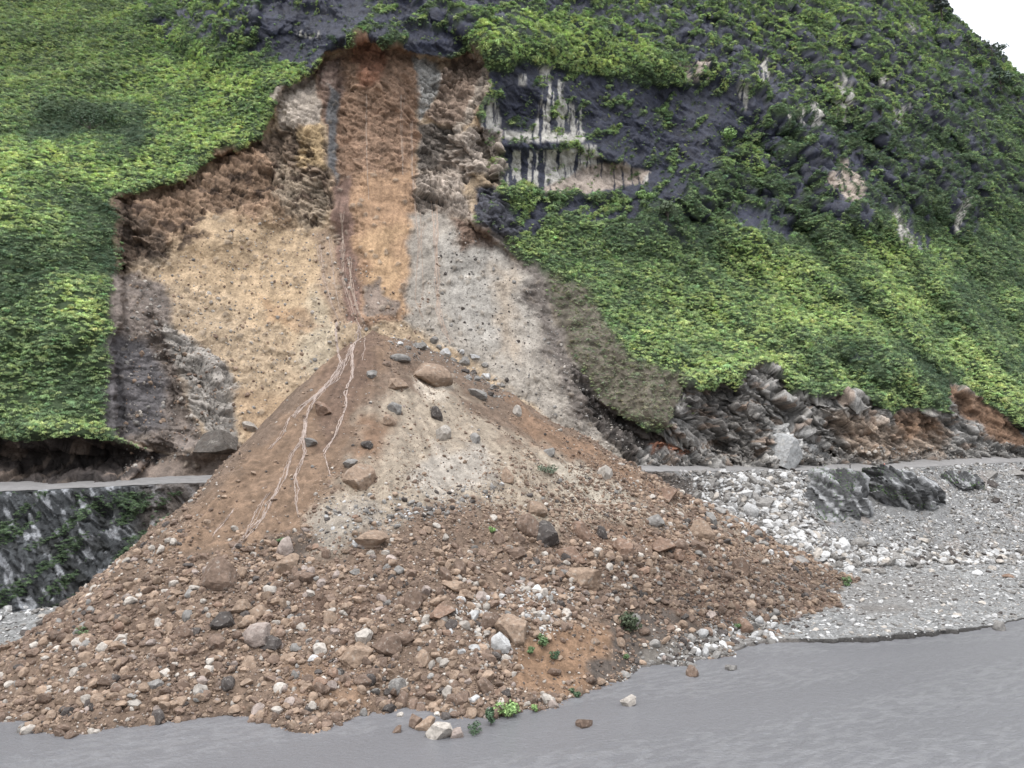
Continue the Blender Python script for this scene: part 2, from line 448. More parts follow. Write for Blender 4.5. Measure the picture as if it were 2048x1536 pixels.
# dark slate of the upper cliffs
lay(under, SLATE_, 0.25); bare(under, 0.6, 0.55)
for poly, cov in [
  ([(395, -60), (1010, -60), (1040, 40), (930, 62), (905, 122), (830, 112), (740, 82), (650, 110), (628, 148), (560, 128), (470, 95), (400, 80), (350, 25)], 0.62),
  ([(520, 10), (690, 30), (720, 62), (660, 105), (610, 135), (545, 100)], 1.0),
  ([(640, -20), (800, -10), (850, 30), (760, 70), (700, 40)], 0.8),
  ([(815, 60), (880, 62), (925, 90), (890, 122), (800, 100)], 1.0),
  ([(285, 10), (330, 30), (385, 110), (340, 95)], 0.55),
  ([(1000, -60), (1300, -60), (1560, 130), (1520, 190), (1380, 150), (1290, 90), (1180, 50), (1020, 45)], 0.56),
  ([(975, 170), (985, 145), (1060, 132), (1130, 142), (1230, 165), (1340, 170), (1490, 175), (1540, 225), (1480, 290), (1430, 330), (1400, 370), (1330, 420), (1290, 400), (1290, 345), (1180, 300), (1010, 290), (965, 262)], 0.9),
  ([(1000, 280), (1290, 330), (1300, 360), (1270, 392), (1130, 386), (1010, 372)], 1.0),
  ([(948, 400), (1010, 385), (1110, 400), (1300, 385), (1330, 440), (1240, 450), (1150, 440), (1060, 470), (1010, 490), (965, 470)], 0.6),
  ([(1380, 170), (1560, 120), (1640, 190), (1620, 270), (1520, 250)], 0.60),
  ([(1440, 230), (1560, 260), (1680, 300), (1800, 330), (1760, 420), (1620, 420), (1500, 300)], 0.58),
  ([(1300, -60), (1720, -60), (1900, 60), (2000, 200), (1950, 420), (1800, 480), (1560, 300), (1420, 120)], 0.36),
  ([(1560, 300), (1700, 320), (1760, 420), (1700, 470), (1520, 420)], 0.42),
  ([(1460, 405), (1560, 440), (1640, 470), (1560, 480), (1470, 465)], 0.8),
  ([(1640, 330), (1730, 350), (1740, 440), (1650, 460), (1620, 400)], 0.5),
  ([(1770, 420), (1850, 470), (1900, 560), (1830, 500)], 0.55),
  ([(1690, 700), (1735, 715), (1730, 750), (1690, 740)], 0.6),
  ([(1900, 380), (1960, 440), (1940, 500), (1890, 470)], 0.4),
  ([(1815, 160), (1850, 190), (1830, 230), (1800, 200)], 0.6)]:
    m_ = shape(poly, 6, 12)
    patch = sstep(0.0, 0.22, cov - 0.5 + 0.75 * fbm((HX * .8 - HZ * .6) / 4.5, (HX * .6 + HZ * .8) / 15, 4, 61)) if cov < 1 else 1
    k_ = m_ * patch
    if cov > .75: SLM = np.maximum(SLM, m_)
    lay(k_, SLATE, 0.25); bare(k_, 0.5, 0.5)
vs_ = fbm(HX / 1.1, HZ / 40, 3, 70)
def streaks(poly, bias, scale=1.0):
    m_ = shape(poly, 5, 5)
    return m_ * sstep(0.0, 0.12, bias + fbm(HX / (1.4 * scale), HZ / (26 * scale), 3, 73))
PALE = S(196, 190, 178); PINK = S(188, 168, 150)
for poly, bias, c_ in [
  ([(1075, 235), (1090, 170), (1120, 160), (1125, 195), (1165, 220), (1165, 282), (1060, 282)], 0.04, PALE),
  ([(1078, 135), (1097, 132), (1097, 165), (1080, 166)], 0.25, PALE),
  ([(1040, 152), (1050, 152), (1050, 170), (1040, 168)], 0.3, PALE),
  ([(958, 250), (975, 195), (988, 190), (1002, 240), (1000, 262), (960, 268)], 0.25, PALE),
  ([(1012, 300), (1100, 300), (1100, 375), (1015, 372)], -0.08, PALE),
  ([(1095, 300), (1190, 290), (1195, 380), (1100, 384)], 0.28, PALE),
  ([(1000, 262), (1170, 268), (1168, 285), (1000, 280)], 0.5, PALE),
  ([(1185, 330), (1240, 325), (1300, 345), (1290, 362), (1200, 385), (1090, 385), (1090, 375)], 0.5, PINK),
  ([(1300, 345), (1290, 370), (1282, 360)], 0.3, PALE),
  ([(1500, 140), (1525, 128), (1535, 165), (1510, 178)], 0.25, PALE),
  ([(1475, 175), (1492, 180), (1492, 222), (1478, 200)], 0.2, PALE),
  ([(1350, 140), (1400, 140), (1410, 172), (1360, 165)], 0.1, PINK),
  ([(1560, 232), (1590, 225), (1625, 215), (1630, 258), (1590, 255), (1565, 252)], 0.15, PALE),
  ([(1668, 170), (1690, 185), (1700, 235), (1690, 265), (1668, 250)], 0.3, PALE),
  ([(1655, 360), (1690, 335), (1715, 380), (1712, 415), (1690, 415), (1655, 385)], 0.3, PINK),
  ([(1775, 430), (1800, 450), (1838, 500), (1800, 490)], 0.25, PALE),
  ([(1905, 408), (1925, 405), (1918, 470), (1905, 460)], 0.2, PALE),
  ([(1748, 165), (1765, 170), (1765, 190), (1752, 188)], 0.2, PALE),
  ([(1776, 228), (1800, 232), (1795, 255), (1778, 255)], 0.15, PALE),
  ([(1805, 50), (1822, 60), (1822, 78), (1808, 70)], 0.3, PALE),
  ([(590, 55), (625, 70), (640, 62), (640, 78), (600, 72)], 0.1, PALE)]:
    k_ = streaks(poly, bias); lay(k_, c_, 0.22); bare(k_, 0.5, 0.9)

# the scar
scar_m = shape(SCAR, 2.5, 3)
bare(scar_m, 0.35, 0.93)
lay(scar_m, S(200, 170, 130), 0.12)
fine_v = fbm(HX / 1.6, HZ / 14, 3, 81)
def area(poly, col, soft=8, warp=10, var=0.15, crag=None, alpha=1.0, rough=None):
    m_ = shape(poly, soft, warp) * alpha
    lay(m_, col, var); bare(np.minimum(m_, scar_m) if False else m_, crag, rough)
    return m_
area([(225, 545), (330, 560), (345, 640), (365, 760), (390, 850), (445, 898), (340, 915), (235, 885), (222, 700)], S(142, 126, 114), 10, 10, 0.15, 0.5)
area([(222, 660), (300, 690), (330, 760), (330, 850), (240, 880), (205, 850), (215, 740)], S(108, 102, 102), 12, 10, 0.2, 0.5)
area([(330, 645), (400, 690), (450, 735), (482, 775), (465, 805), (478, 872), (452, 892), (385, 835), (368, 760), (338, 700)], S(172, 162, 150), 5, 8, 0.2, 0.9)
area([(232, 398), (370, 362), (445, 305), (525, 278), (545, 330), (640, 420), (560, 470), (400, 520), (330, 500), (240, 545)], S(158, 124, 92), 12, 14, 0.2, 0.9)
area([(345, 480), (430, 430), (560, 440), (640, 470), (660, 600), (600, 700), (460, 600), (340, 560)], S(206, 172, 126), 24, 24, 0.14, 0.25)
area([(545, 195), (562, 176), (622, 148), (652, 190), (642, 250), (600, 250), (560, 262)], S(198, 180, 160), 5, 8, 0.1, 0.6)
area([(510, 275), (600, 245), (660, 290), (668, 420), (640, 450), (590, 420), (540, 330)], S(140, 116, 92), 8, 14, 0.25, 1.3)
area([(595, 260), (640, 250), (655, 330), (600, 330)], S(200, 165, 105), 8, 12, 0.15, 0.8, 0.8)
area([(560, 330), (640, 360), (660, 440), (620, 470), (540, 400)], S(172, 150, 122), 8, 14, 0.2, 1.1, 0.85)
dark_n = sstep(0.15, 0.4, fbm(HX / 3.2, HZ / 3.2, 4, 95))
lay(shape([(235, 400), (360, 430), (470, 310), (540, 285), (640, 300), (668, 420), (640, 470), (560, 400), (450, 420), (350, 520), (240, 545)], 8, 14) * dark_n, S(84, 64, 50), 0.2, alpha=0.85)
area([(235, 420), (300, 440), (340, 500), (300, 545), (238, 545)], S(92, 78, 66), 10, 12, 0.2, 0.9, 0.7)
area([(630, 570), (668, 640), (672, 700), (640, 760), (600, 740), (590, 640)], S(200, 182, 150), 18, 16, 0.12, 0.2, 0.7)
area([(520, 600), (600, 620), (650, 650), (600, 670), (530, 640)], S(176, 132, 86), 10, 12, 0.12, 0.2, 0.6)
area([(470, 780), (600, 790), (640, 760), (560, 850), (500, 880), (478, 850)], S(192, 158, 116), 12, 8, 0.1, 0.2)
# the chute
area([(628, 140), (680, 100), (740, 76), (800, 95), (832, 110), (836, 300), (834, 440), (818, 640), (700, 650), (672, 480), (662, 300), (640, 200)], S(168, 130, 98), 6, 11, 0.2, 0.6)
area([(710, 340), (830, 330), (832, 430), (815, 640), (720, 610), (700, 450)], S(192, 148, 104), 18, 24, 0.12, 0.3)
area([(730, 460), (800, 450), (812, 620), (730, 590)], S(212, 168, 114), 24, 26, 0.1, 0.22, .85)
area([(630, 140), (680, 110), (690, 180), (660, 260), (645, 200)], S(132, 106, 92), 10, 10, 0.15, 0.5)
area([(700, 110), (730, 78), (760, 84), (775, 110), (765, 160), (735, 170), (710, 130)], S(166, 112, 78), 8, 12, 0.15, 0.6)
area([(655, 170), (678, 190), (675, 300), (672, 372), (658, 330)], S(118, 116, 116), 4, 6, 0.15, 0.4)
area([(668, 372), (700, 350), (702, 440), (716, 560), (724, 645), (690, 650), (672, 560), (664, 470)], S(150, 116, 98), 6, 6, 0.1, 0.2)
area([(625, 470), (672, 450), (680, 560), (692, 650), (672, 650), (645, 590)], S(184, 152, 118), 8, 8, 0.1, 0.2)
area([(720, 575), (765, 560), (770, 590), (800, 610), (790, 632), (730, 625)], S(160, 138, 120), 5, 10, 0.12, 0.2)
area([(826, 112), (870, 125), (886, 160), (868, 210), (838, 245), (832, 180)], S(182, 178, 170), 5, 8, 0.15, 0.9)
area([(880, 150), (930, 105), (975, 92), (980, 150), (965, 200), (925, 262), (875, 250), (845, 236), (876, 200)], S(160, 134, 112), 4, 6, 0.2, 1.2)
area([(955, 95), (978, 95), (980, 165), (945, 230), (915, 275), (880, 320), (905, 270), (940, 215), (962, 150)], S(186, 168, 148), 4, 6, 0.25, 1.4)
area([(834, 248), (880, 255), (925, 262), (890, 320), (866, 345), (838, 340)], S(128, 116, 104), 5, 8, 0.2, 1.0)
area([(832, 340), (868, 340), (905, 280), (950, 250), (1000, 270), (1008, 372), (950, 345), (930, 380), (955, 440), (905, 430), (860, 440), (836, 430)], S(178, 160, 142), 8, 12, 0.2, 1.4)
area([(948, 380), (985, 370), (1020, 420), (1040, 470), (990, 490), (955, 450)], S(84, 84, 94), 5, 8, 0.2, 1.0)
area([(818, 430), (870, 420), (960, 450), (990, 480), (1080, 560), (1120, 640), (1150, 740), (1200, 800), (1300, 905), (1290, 1000), (1000, 760), (890, 690), (815, 640)], S(178, 166, 150), 10, 10, 0.10, 0.3)
area([(880, 480), (985, 485), (1060, 560), (1050, 700), (960, 690), (900, 640)], S(186, 178, 166), 24, 14, 0.1, 0.25, 0.8)
area([(900, 430), (960, 450), (1000, 490), (920, 500)], S(150, 120, 98), 12, 12, 0.2, 0.7)
area([(1000, 480), (1085, 560), (1125, 640), (1150, 740), (1210, 810), (1300, 900), (1270, 920), (1160, 840), (1090, 720), (1060, 600)], S(130, 118, 108), 22, 22, 0.15, 0.45)
area([(985, 530), (1030, 540), (1040, 720), (1000, 700)], S(190, 160, 122), 24, 16, 0.1, 0.2, 0.5)
# faded scrub and dark rock to the right of the apron
faded = shape([(1085, 545), (1160, 575), (1215, 670), (1250, 720), (1330, 745), (1375, 770), (1380, 830), (1340, 860), (1280, 850), (1200, 800), (1145, 720)], 10, 12)
lay(faded, S(116, 106, 88), 0.25)
area([(1135, 730), (1160, 745), (1200, 800), (1290, 862), (1350, 862), (1400, 800), (1420, 940), (1280, 940), (1200, 860)], S(92, 84, 78), 6, 8, 0.25, 1.5)
CUT = [(1367, 772), (1402, 777), (1440, 770), (1469, 773), (1480, 750), (1508, 732), (1547, 735), (1574, 770), (1617, 793), (1656, 797), (1699, 785), (1742, 801), (1773, 832), (1812, 812), (1859, 816), (1890, 828), (1896, 768), (1950, 800), (2031, 850), (2070, 870), (2200, 930), (2200, 960), (1290, 960), (1270, 905), (1330, 870)]
cut_m = shape(CUT, 3, 4)
bare(cut_m, 1.9, 0.85); lay(cut_m, S(152, 147, 140), 0.3)
area([(1367, 775), (1470, 775), (1520, 830), (1540, 920), (1400, 925), (1380, 850)], S(134, 128, 121), 8, 10, 0.25, 1.6)
area([(1540, 850), (1600, 850), (1660, 910), (1560, 920)], S(178, 176, 172), 6, 10, 0.25, 1.6, 0.8)
area([(1640, 820), (1780, 850), (1900, 850), (1880, 920), (1700, 915)], S(172, 146, 120), 14, 14, 0.25, 1.5, 0.85)
area([(1780, 835), (1815, 815), (1870, 830), (1880, 870), (1800, 870)], S(164, 122, 84), 10, 12, 0.2, 1.0, 0.8)
area([(1894, 772), (1960, 805), (2032, 852), (2060, 895), (2000, 890), (1930, 845)], S(142, 106, 76), 4, 6, 0.2, 0.8)
area([(1900, 840), (1960, 850), (2020, 905), (1940, 915), (1900, 880)], S(150, 146, 140), 6, 8, 0.25, 1.3)
rust = sstep(0.3, 0.5, fbm(HX / 6, HZ / 3, 4, 101)) * cut_m
lay(rust, S(160, 124, 92), 0.2, alpha=0.5)
lay(shape([(1290, 885), (1340, 880), (1380, 900), (1360, 915), (1300, 905)], 4, 8), S(176, 108, 66), 0.2, alpha=0.9)
# dark undercut above the road on the left
lay_m = shape([(-600, 880), (0, 874), (61, 881), (140, 868), (200, 878), (240, 890), (340, 912), (440, 900), (430, 1010), (-600, 1010)], 3, 5)
bare(lay_m, 0.8, 0.7); lay(lay_m, S(72, 62, 57), 0.35)
lay(lay_m * sstep(0.2, 0.5, fbm((HX * .8 + HZ * .5) / 7, (HX * .5 - HZ * .8) / 2.2, 3, 107)), S(132, 112, 96), 0.2, alpha=0.7)
area([(300, 936), (345, 910), (390, 905), (470, 880), (500, 900), (440, 1010), (300, 1010), (235, 965)], S(146, 126, 110), 4, 4, 0.1, 0.3)

# craggy relief: tilted blocks along the dip of the beds, finer noise elsewhere
dip = rad(-33)
ds = HX * math.cos(dip) + HZ * math.sin(dip); dp = -HX * math.sin(dip) + HZ * math.cos(dip)
disp = np.zeros(U.shape)
b_ = CRAG > 0.3
s_, p_ = ds[b_], dp[b_]
wob = fbm(s_ / 6, p_ / 6, 2, 5)
f1, e1 = facet(s_ / 6.0 + wob * .5, p_ / 2.4 + wob * .5, 3, 1.2)
f2, e2 = facet(s_ / 2.2 + wob * .3, p_ / 0.9 + wob, 9, 1.3)
f0, e0 = facet(s_ / 13.0 + wob * .3, p_ / 7.0 + wob * .3, 23, 2.0)
sw = p_ / 2.1 + 0.9 * wob + 1.4 * f1
saw = sw - np.floor(sw)
saw = np.where(saw < .8, saw / .8, (1 - saw) / .2) - .5
disp[b_] += CRAG[b_] * ((f0 - .5) * 1.5 * np.clip(CRAG[b_], .4, 1.0) + (f1 - .5) * 1.0 + (f2 - .5) * 0.7 + 0.35 * wob + 0.5 * saw)
crack = np.zeros(U.shape); crack[b_] = np.maximum(sstep(0.10, 0.0, e1), 0.7 * sstep(0.14, 0.0, e2)) * np.clip(CRAG[b_], 0, 1.2)
disp -= 0.45 * crack
HC *= (1 - 0.45 * crack)[..., None]
tonev = np.zeros(U.shape); tonev[b_] = (f2 - .5) * 0.55 + (f1 - .5) * 0.45 + (f0 - .5) * .25
HC *= (1 + tonev * np.clip(CRAG, 0, 1.2))[..., None]
disp += 0.12 * fbm(HX / 0.9, HZ / 0.9, 3, 111)
soft = scar_m * sstep(0.9, 0.35, CRAG)
disp += scar_m * 0.16 * ridged(HX / 1.8, HZ / 18, 2, 112) + scar_m * 0.7 * fbm(HX / 12, HZ / 10, 3, 113)
fl_, fe_ = facet(HX / 3.2 + .5 * W1, HZ / 2.4 + .5 * W2, 27, 2.4)
disp += scar_m * (0.12 + .5 * sstep(.3, .6, CRAG)) * (fl_ - .5)
blotch = sstep(.1, .5, fbm(HX / 5, HZ / 8, 4, 114)) * soft
HC *= (1 - .14 * blotch)[..., None]
grit = sstep(.35, .6, fbm(HX / .9, HZ / .9, 3, 117)) * scar_m
HC *= (1 - .16 * grit)[..., None]
HC *= (1 + 0.10 * fine_v * scar_m)[..., None]
# stones stuck in the soft faces
st, ed = facet(HX / 1.5, HZ / 1.5, 17, 0)
stone = sstep(0.86, 0.93, st) * sstep(0.12, 0.35, ed) * scar_m * sstep(0.7, 0.3, CRAG)
disp += stone * 0.45
HC[:] = HC * (1 - 0.5 * stone[..., None]) + np.array(S(170, 152, 130)) * 0.5 * stone[..., None]
veg_m = np.clip(1 - ROCKY, 0, 1)
disp += BULGE * (1 - .85 * SLM)
disp += veg_m * (0.7 * ridged(HX / 5 + .4 * W1, HZ / 4, 2, 115) * (.5 + .5 * sstep(900, 1500, U)) + 0.5 * fbm(HX / 2.5, HZ / 2, 2, 116) + 0.4)
P = P + NRM * disp[..., None]
HC = np.clip(HC, 0.004, 0.9)
keepf = None
hill = new_obj("hillside", mesh_np("hillside", P, grid_faces(*U.shape), HC, True, {"Rough": ROUGH}), M_HILL)
tag(hill, "steep green mountainside with dark slate cliffs and a fresh tan landslide scar", "hillside", kind="structure")
exec_after = []
# ------------------------------------------------------------------ river
uu = np.arange(-620, 2700, 5.0)
yy = np.concatenate([40 * (1.0042 ** np.arange(0, 520))]); yy = yy[yy < 420]
RU, RY = np.meshgrid(uu, yy)
RX = (RU - 1024) / FPX * RY
fl = rad(24)                                                  # the current runs from lower left to upper right
ra = RX * math.cos(fl) + RY * math.sin(fl); rb = -RX * math.sin(fl) + RY * math.cos(fl)
wv = 0.07 * fbm(ra / 1.7 + 0.4 * n2(ra / 9, rb / 9, 2), rb / 1.0 + .5 * n2(ra / 5, rb / 3, 7), 3, 201) + 0.05 * ridged(ra / 1.1, rb / 0.7, 2, 207) + 0.05 * n2(ra / 22, rb / 7, 209)
calm = 0.35 + 0.65 * sstep(-0.25, 0.45, n2(ra / 45, rb / 14, 213) + 0.25)
RZ = wv * calm
rcol = np.ones(RX.shape + (3,)) * S(126, 125, 128)
rcol *= (1 + 0.05 * n2(ra / 40, rb / 10, 217))[..., None]
fo = sstep(0.75, 1.1, ridged(ra / 5, rb / 1.6, 3, 221) * calm)
rcol = rcol * (1 - 0.25 * fo[..., None]) + np.array(S(160, 159, 160)) * 0.25 * fo[..., None]
m_w, nt, b = nodes_of("muddy_water")
a = nt.nodes.new("ShaderNodeAttribute"); a.attribute_name = "Col"; nt.links.new(a.outputs["Color"], b.inputs["Base Color"])
b.inputs["Roughness"].default_value = 0.3; b.inputs["IOR"].default_value = 1.33; b.inputs["Specular IOR Level"].default_value = 0.5
tc = nt.nodes.new("ShaderNodeTexCoord"); mp = nt.nodes.new("ShaderNodeMapping"); mp.inputs["Rotation"].default_value = (0, 0, -fl); mp.inputs["Scale"].default_value = (1.4, 2.4, 1)
nt.links.new(tc.outputs["Object"], mp.inputs[0])
bp = nt.nodes.new("ShaderNodeBump"); bp.inputs["Strength"].default_value = 0.8; bp.inputs["Distance"].default_value = 0.2
nt.links.new(tex_noise(nt, mp.outputs[0], 1.1, 4, 0.6), bp.inputs["Height"]); nt.links.new(bp.outputs[0], b.inputs["Normal"])
river = new_obj("river", mesh_np("river", np.stack([RX, RY, RZ], -1), grid_faces(*RX.shape), rcol), m_w)
tag(river, "wide muddy grey river with small ripples at the foot of the slide", "river", kind="structure")

# ------------------------------------------------------------------ gravel bar, slope below the road, road
lu = np.concatenate([np.arange(-600, -60, 8.0), np.arange(-60, 2120, 2.6), np.arange(2120, 2600, 8.0)])
LX, LT = {}, {}
def line_pts(vfun, z=None, Yf=None):
    v = vfun(lu); xr, t = ray(lu, v)
    if z is not None: Yv = (z - CAMZ) / t
    else: Yv = Yf(lu)
    return np.stack([xr * Yv, Yv + 0 * xr, CAMZ + t * Yv], -1)
def loft(stops):
    rows = []
    for (A, B, n) in stops:
        for k in range(n): rows.append(A + (B - A) * (k / n))
    rows.append(stops[-1][1]); return np.array(rows)
Lshore = line_pts(VS, z=0.0); L1 = line_pts(V1, z=Z1(lu)); L2 = line_pts(V2, Yf=Y2); L3 = line_pts(V3, Yf=Y3)
below = Lshore + np.array([0, -5.0, -2.0])
bank_h = knots((-600, .3), (1290, .3), (1500, .35), (1640, .8), (1720, 0.9), (1900, 0.9), (2000, .4), (2600, .4))(lu)
jit = (0.7 * n2(lu / 22, lu * 0 + 3, 5) + 0.35 * n2(lu / 7, lu * 0 + 9, 6))
Ltop = Lshore + np.stack([0 * lu, 0.35 + 0 * lu, bank_h], -1)
Lshore = Lshore + np.stack([0 * lu, jit, 0 * lu], -1); Ltop = Ltop + np.stack([0 * lu, jit * 0.8, 0 * lu], -1)
GP = loft([(below, Lshore + np.array([0, 0, -.15]), 6), (Lshore + np.array([0, 0, -.15]), Ltop, 5), (Ltop, L1, 200), (L1, L1 + np.array([0, 12.0, 3.0]), 4)])
gx, gy = GP[..., 0], GP[..., 1]
gf, ge = facet(gx / 0.9, gy / 0.9, 41, 0.6); gf2, ge2 = facet(gx / 0.45, gy / 0.45, 43, 0.6)
bump_on = np.zeros(GP.shape[:2]); bump_on[11:] = 1
GP[..., 2] += bump_on * (0.25 * fbm(gx / 9, gy / 5, 3, 44) + 0.14 * (gf - .5) * sstep(0, .2, ge) + 0.08 * (gf2 - .5))
gcol = np.ones(GP.shape) * S(150, 149, 146)
gcol *= (1 + 0.16 * fbm(gx / 8, gy / 4, 3, 45) + 0.28 * (gf - .5) + 0.2 * (gf2 - .5))[..., None]
gcol[:11] = S(92, 88, 84)
gcol[:9] *= 0.8
gu, gv = proj(GP)
wet = np.maximum(sstep(-5, 8, polysd(gu, gv + 4 * n2(gx / 4, gy / 4, 46), [(1480, 1155), (1900, 1150), (1960, 1190), (1750, 1235), (1560, 1215)])) * 0.5,
                 sstep(-5, 8, polysd(gu, gv, [(1690, 1210), (1790, 1205), (1850, 1222), (1740, 1228)])))
wet = np.maximum(wet, sstep(-8, 12, polysd(gu, gv, [(1200, 1400), (1300, 1300), (1420, 1255), (1560, 1265), (1640, 1290), (1400, 1330), (1290, 1370)])))
gcol = gcol * (1 - 0.75 * wet[..., None]) + np.array(S(132, 124, 116)) * 0.75 * wet[..., None]
gravel = new_obj("gravel_bar", mesh_np("gravel_bar", GP, grid_faces(*GP.shape[:2]), np.clip(gcol, .01, .9)), M_SCREE)
tag(gravel, "flat bar of pale grey river gravel with a low eroded bank", "gravel bar", kind="structure")

SPt = loft([(L1 + np.array([0, -3.0, -1.2]), L1, 4), (L1, L2 + np.array([0, -.4, -.15]), 190), (L2 + np.array([0, -.4, -.15]), L2 + np.array([0, .8, 0.02]), 4)])
LU2 = np.broadcast_to(lu, SPt.shape[:2])
sx, sy, sz = SPt[..., 0], SPt[..., 1], SPt[..., 2]
n_s = grid_normals(SPt)
leftc = sstep(560, 440, LU2)
row = np.broadcast_to(np.arange(SPt.shape[0])[:, None], SPt.shape[:2])
edge = sstep(0, 8, row) * sstep(SPt.shape[0] - 2, SPt.shape[0] - 14, row)
dl = rad(-52)
q1 = sx * math.cos(dl) + sz * math.sin(dl); q2 = -sx * math.sin(dl) + sz * math.cos(dl)
wb = fbm(q1 / 7, q2 / 7, 3, 51)
c1, d1 = facet(q1 / 5.0 + wb * .5, q2 / 1.7 + wb * .5, 53, 1.3); c2, d2 = facet(q1 / 1.8 + wb, q2 / .55 + wb, 54, 1.3)
r1, h1 = facet(sx / 1.0, sz / 0.7, 55, .8)
dsp = leftc * (1.4 * (c1 - .5) + 0.7 * (c2 - .5) + 1.2 * wb) + (1 - leftc) * (0.9 * fbm(sx / 12, sz / 12, 3, 56) + 0.3 * (r1 - .5) * sstep(0, .15, h1))
SPt = SPt + n_s * (dsp * edge)[..., None]
lc = np.ones(SPt.shape) * S(82, 85, 87)
lc *= (1 + 0.5 * (c2 - .5) + 0.25 * wb)[..., None]
pale = .85 * sstep(0.22, 0.42, fbm(q1 / 6, q2 / 1.8, 4, 57) + 0.18 * n2(sx / 14, sz / 9, 58))
lc = lc * (1 - pale[..., None]) + np.array(S(172, 174, 178)) * (1 + .4 * (c2 - .5))[..., None] * pale[..., None]
drk = sstep(0.15, 0.4, fbm(q1 / 9, q2 / 4, 4, 59))
lc = lc * (1 - .8 * drk[..., None]) + np.array(S(50, 52, 50)) * .8 * drk[..., None]
brn = sstep(250, 330, LU2)
lc = lc * (1 - .6 * brn[..., None]) + np.array(S(120, 104, 92)) * .6 * brn[..., None]
rc = np.ones(SPt.shape) * S(140, 139, 137)
rc *= (1 + 0.3 * (r1 - .5) + 0.14 * fbm(sx / 7, sz / 12, 3, 60))[..., None]
pinky = sstep(0.35, 0.6, fbm(sx / 8, sz / 8, 3, 62))
rc = rc * (1 - .5 * pinky[..., None]) + np.array(S(176, 158, 144)) * .5 * pinky[..., None]
su_, sv_ = proj(SPt)
dk = sstep(-6, 14, polysd(su_ + 6 * wb, sv_, [(1230, 900), (1330, 935), (1390, 960), (1400, 1010), (1360, 1010), (1280, 980)]))
rc = rc * (1 - dk[..., None]) + np.array(S(118, 108, 100)) * dk[..., None]
scol = np.clip(lc * leftc[..., None] + rc * (1 - leftc[..., None]), .01, .9)
SLOPEP = SPt
slope_o = new_obj("roadside_slope", mesh_np("roadside_slope", SPt, grid_faces(*SPt.shape[:2]), scol), M_SCREE)
tag(slope_o, "grey scree slope and dark streaked rock wall below the road", "slope", kind="structure")

RP = loft([(L2, L2 + (L3 - L2) * .5, 8), (L2 + (L3 - L2) * .5, L3 + np.array([0, 3., .1]), 8)])
RP[..., 2] += 0.10 * fbm(RP[..., 0] / 3, RP[..., 1] / 1.5, 2, 63)
rdc = np.ones(RP.shape) * S(150, 146, 143) * (1 + .08 * fbm(RP[..., 0] / 6, RP[..., 1], 3, 64))[..., None]
rdc[:, lu < 500] *= 0.86
road = new_obj("road", mesh_np("road", RP, grid_faces(*RP.shape[:2]), np.clip(rdc, .01, .9)), M_ROAD)
tag(road, "narrow unpaved grey road cut along the mountainside, blocked by the slide", "road", kind="structure")

# ------------------------------------------------------------------ the debris cone
AX, AY, AZ = -34.5, 193.0, 65.5
GPHI = np.radians(np.array([-180, -120, -85, -66, -45, -30, -19, 0, 20, 36, 58, 75, 85, 95, 110, 140, 180.]))
GSL = np.array([.95, 1.05, 1.1, 1.1, .93, .78, .655, .665, .67, .69, .68, .60, .55, .555, .62, .75, .9])
def cone_base(x, y):
    dx, dy = x - AX, y - AY
    r = np.hypot(dx, dy); ph = np.arctan2(dx, -dy)
    g = np.interp(ph, GPHI, GSL)
    R = AZ / g
    k = 1 - r / R
    z = np.where(k > 0, AZ * np.sign(k) * np.abs(k) ** 1.12, AZ * k * 0.55)
    return z - 4.0 * np.exp(-(r / 9.0) ** 2), r, ph
def cone_z(x, y):
    z, r, ph = cone_base(x, y)
    far = sstep(2, 18, r)
    z = z + far * (1.3 * fbm(x / 17, y / 17, 3, 301) + 0.5 * fbm(x / 5, y / 5, 3, 305) + 0.012 * r * n2(ph * 9, r / 45, 309))
    low = sstep(45, 75, r)
    z = z + low * 0.9 * fbm(x / 7, y / 7, 3, 311) * 0.8
    return z
cx = np.arange(-125, 95, 0.27); cy = np.arange(78, 215, 0.27)
CX, CY = np.meshgrid(cx, cy)
CZ = cone_z(CX, CY) + 0.16 * fbm(CX / 1.1, CY / 1.1, 3, 315)
cf, ce = facet(CX / 0.8, CY / 0.8, 61, .8)
_, CR, CPH = cone_base(CX, CY)
CZ = CZ + sstep(30, 60, CR) * 0.22 * (cf - .4) * sstep(0, .2, ce)
CPt = np.stack([CX, CY, CZ], -1)
CU, CV = proj(CPt)
cn1 = fbm(CX / 6, CY / 6, 3, 321); cn2 = fbm(CX / 6, CY / 6, 3, 327); cn3 = fbm(CX / 1.6, CY / 1.6, 3, 331)
cn_r = fbm(CPH * 22, CR / 22, 3, 335)
CC = np.ones(CPt.shape) * S(128, 104, 83)
def lay_c(poly, col, soft=14, warp=16, alpha=1.0, var=.16, mod=None):
    s_ = polysd(CU + warp * cn1, CV + warp * cn2, poly)
    k = (sstep(-soft, soft, s_) * alpha * (1 if mod is None else mod))[..., None]
    CC[:] = CC * (1 - k) + np.asarray(col) * (1 + var * cn3 + var * .6 * cn1)[..., None] * k
lay_c([(640, 640), (820, 640), (800, 690), (720, 800), (690, 930), (650, 1000), (610, 1080), (500, 1110), (400, 1100), (330, 1130), (300, 1110), (420, 990), (560, 850), (640, 760)], S(140, 110, 82), 18, 22)
lay_c([(700, 640), (760, 660), (740, 760), (690, 850), (640, 900), (650, 760)], S(120, 93, 73), 18, 20)
lay_c([(740, 625), (830, 628), (860, 660), (780, 668)], S(166, 116, 78), 6, 6)
lay_c([(700, 940), (720, 830), (800, 770), (900, 780), (990, 860), (1100, 900), (1180, 960), (1280, 1040), (1100, 1060), (960, 1010), (850, 990), (800, 1040), (700, 1090), (600, 1110), (640, 1000)], S(168, 150, 126), 20, 26)
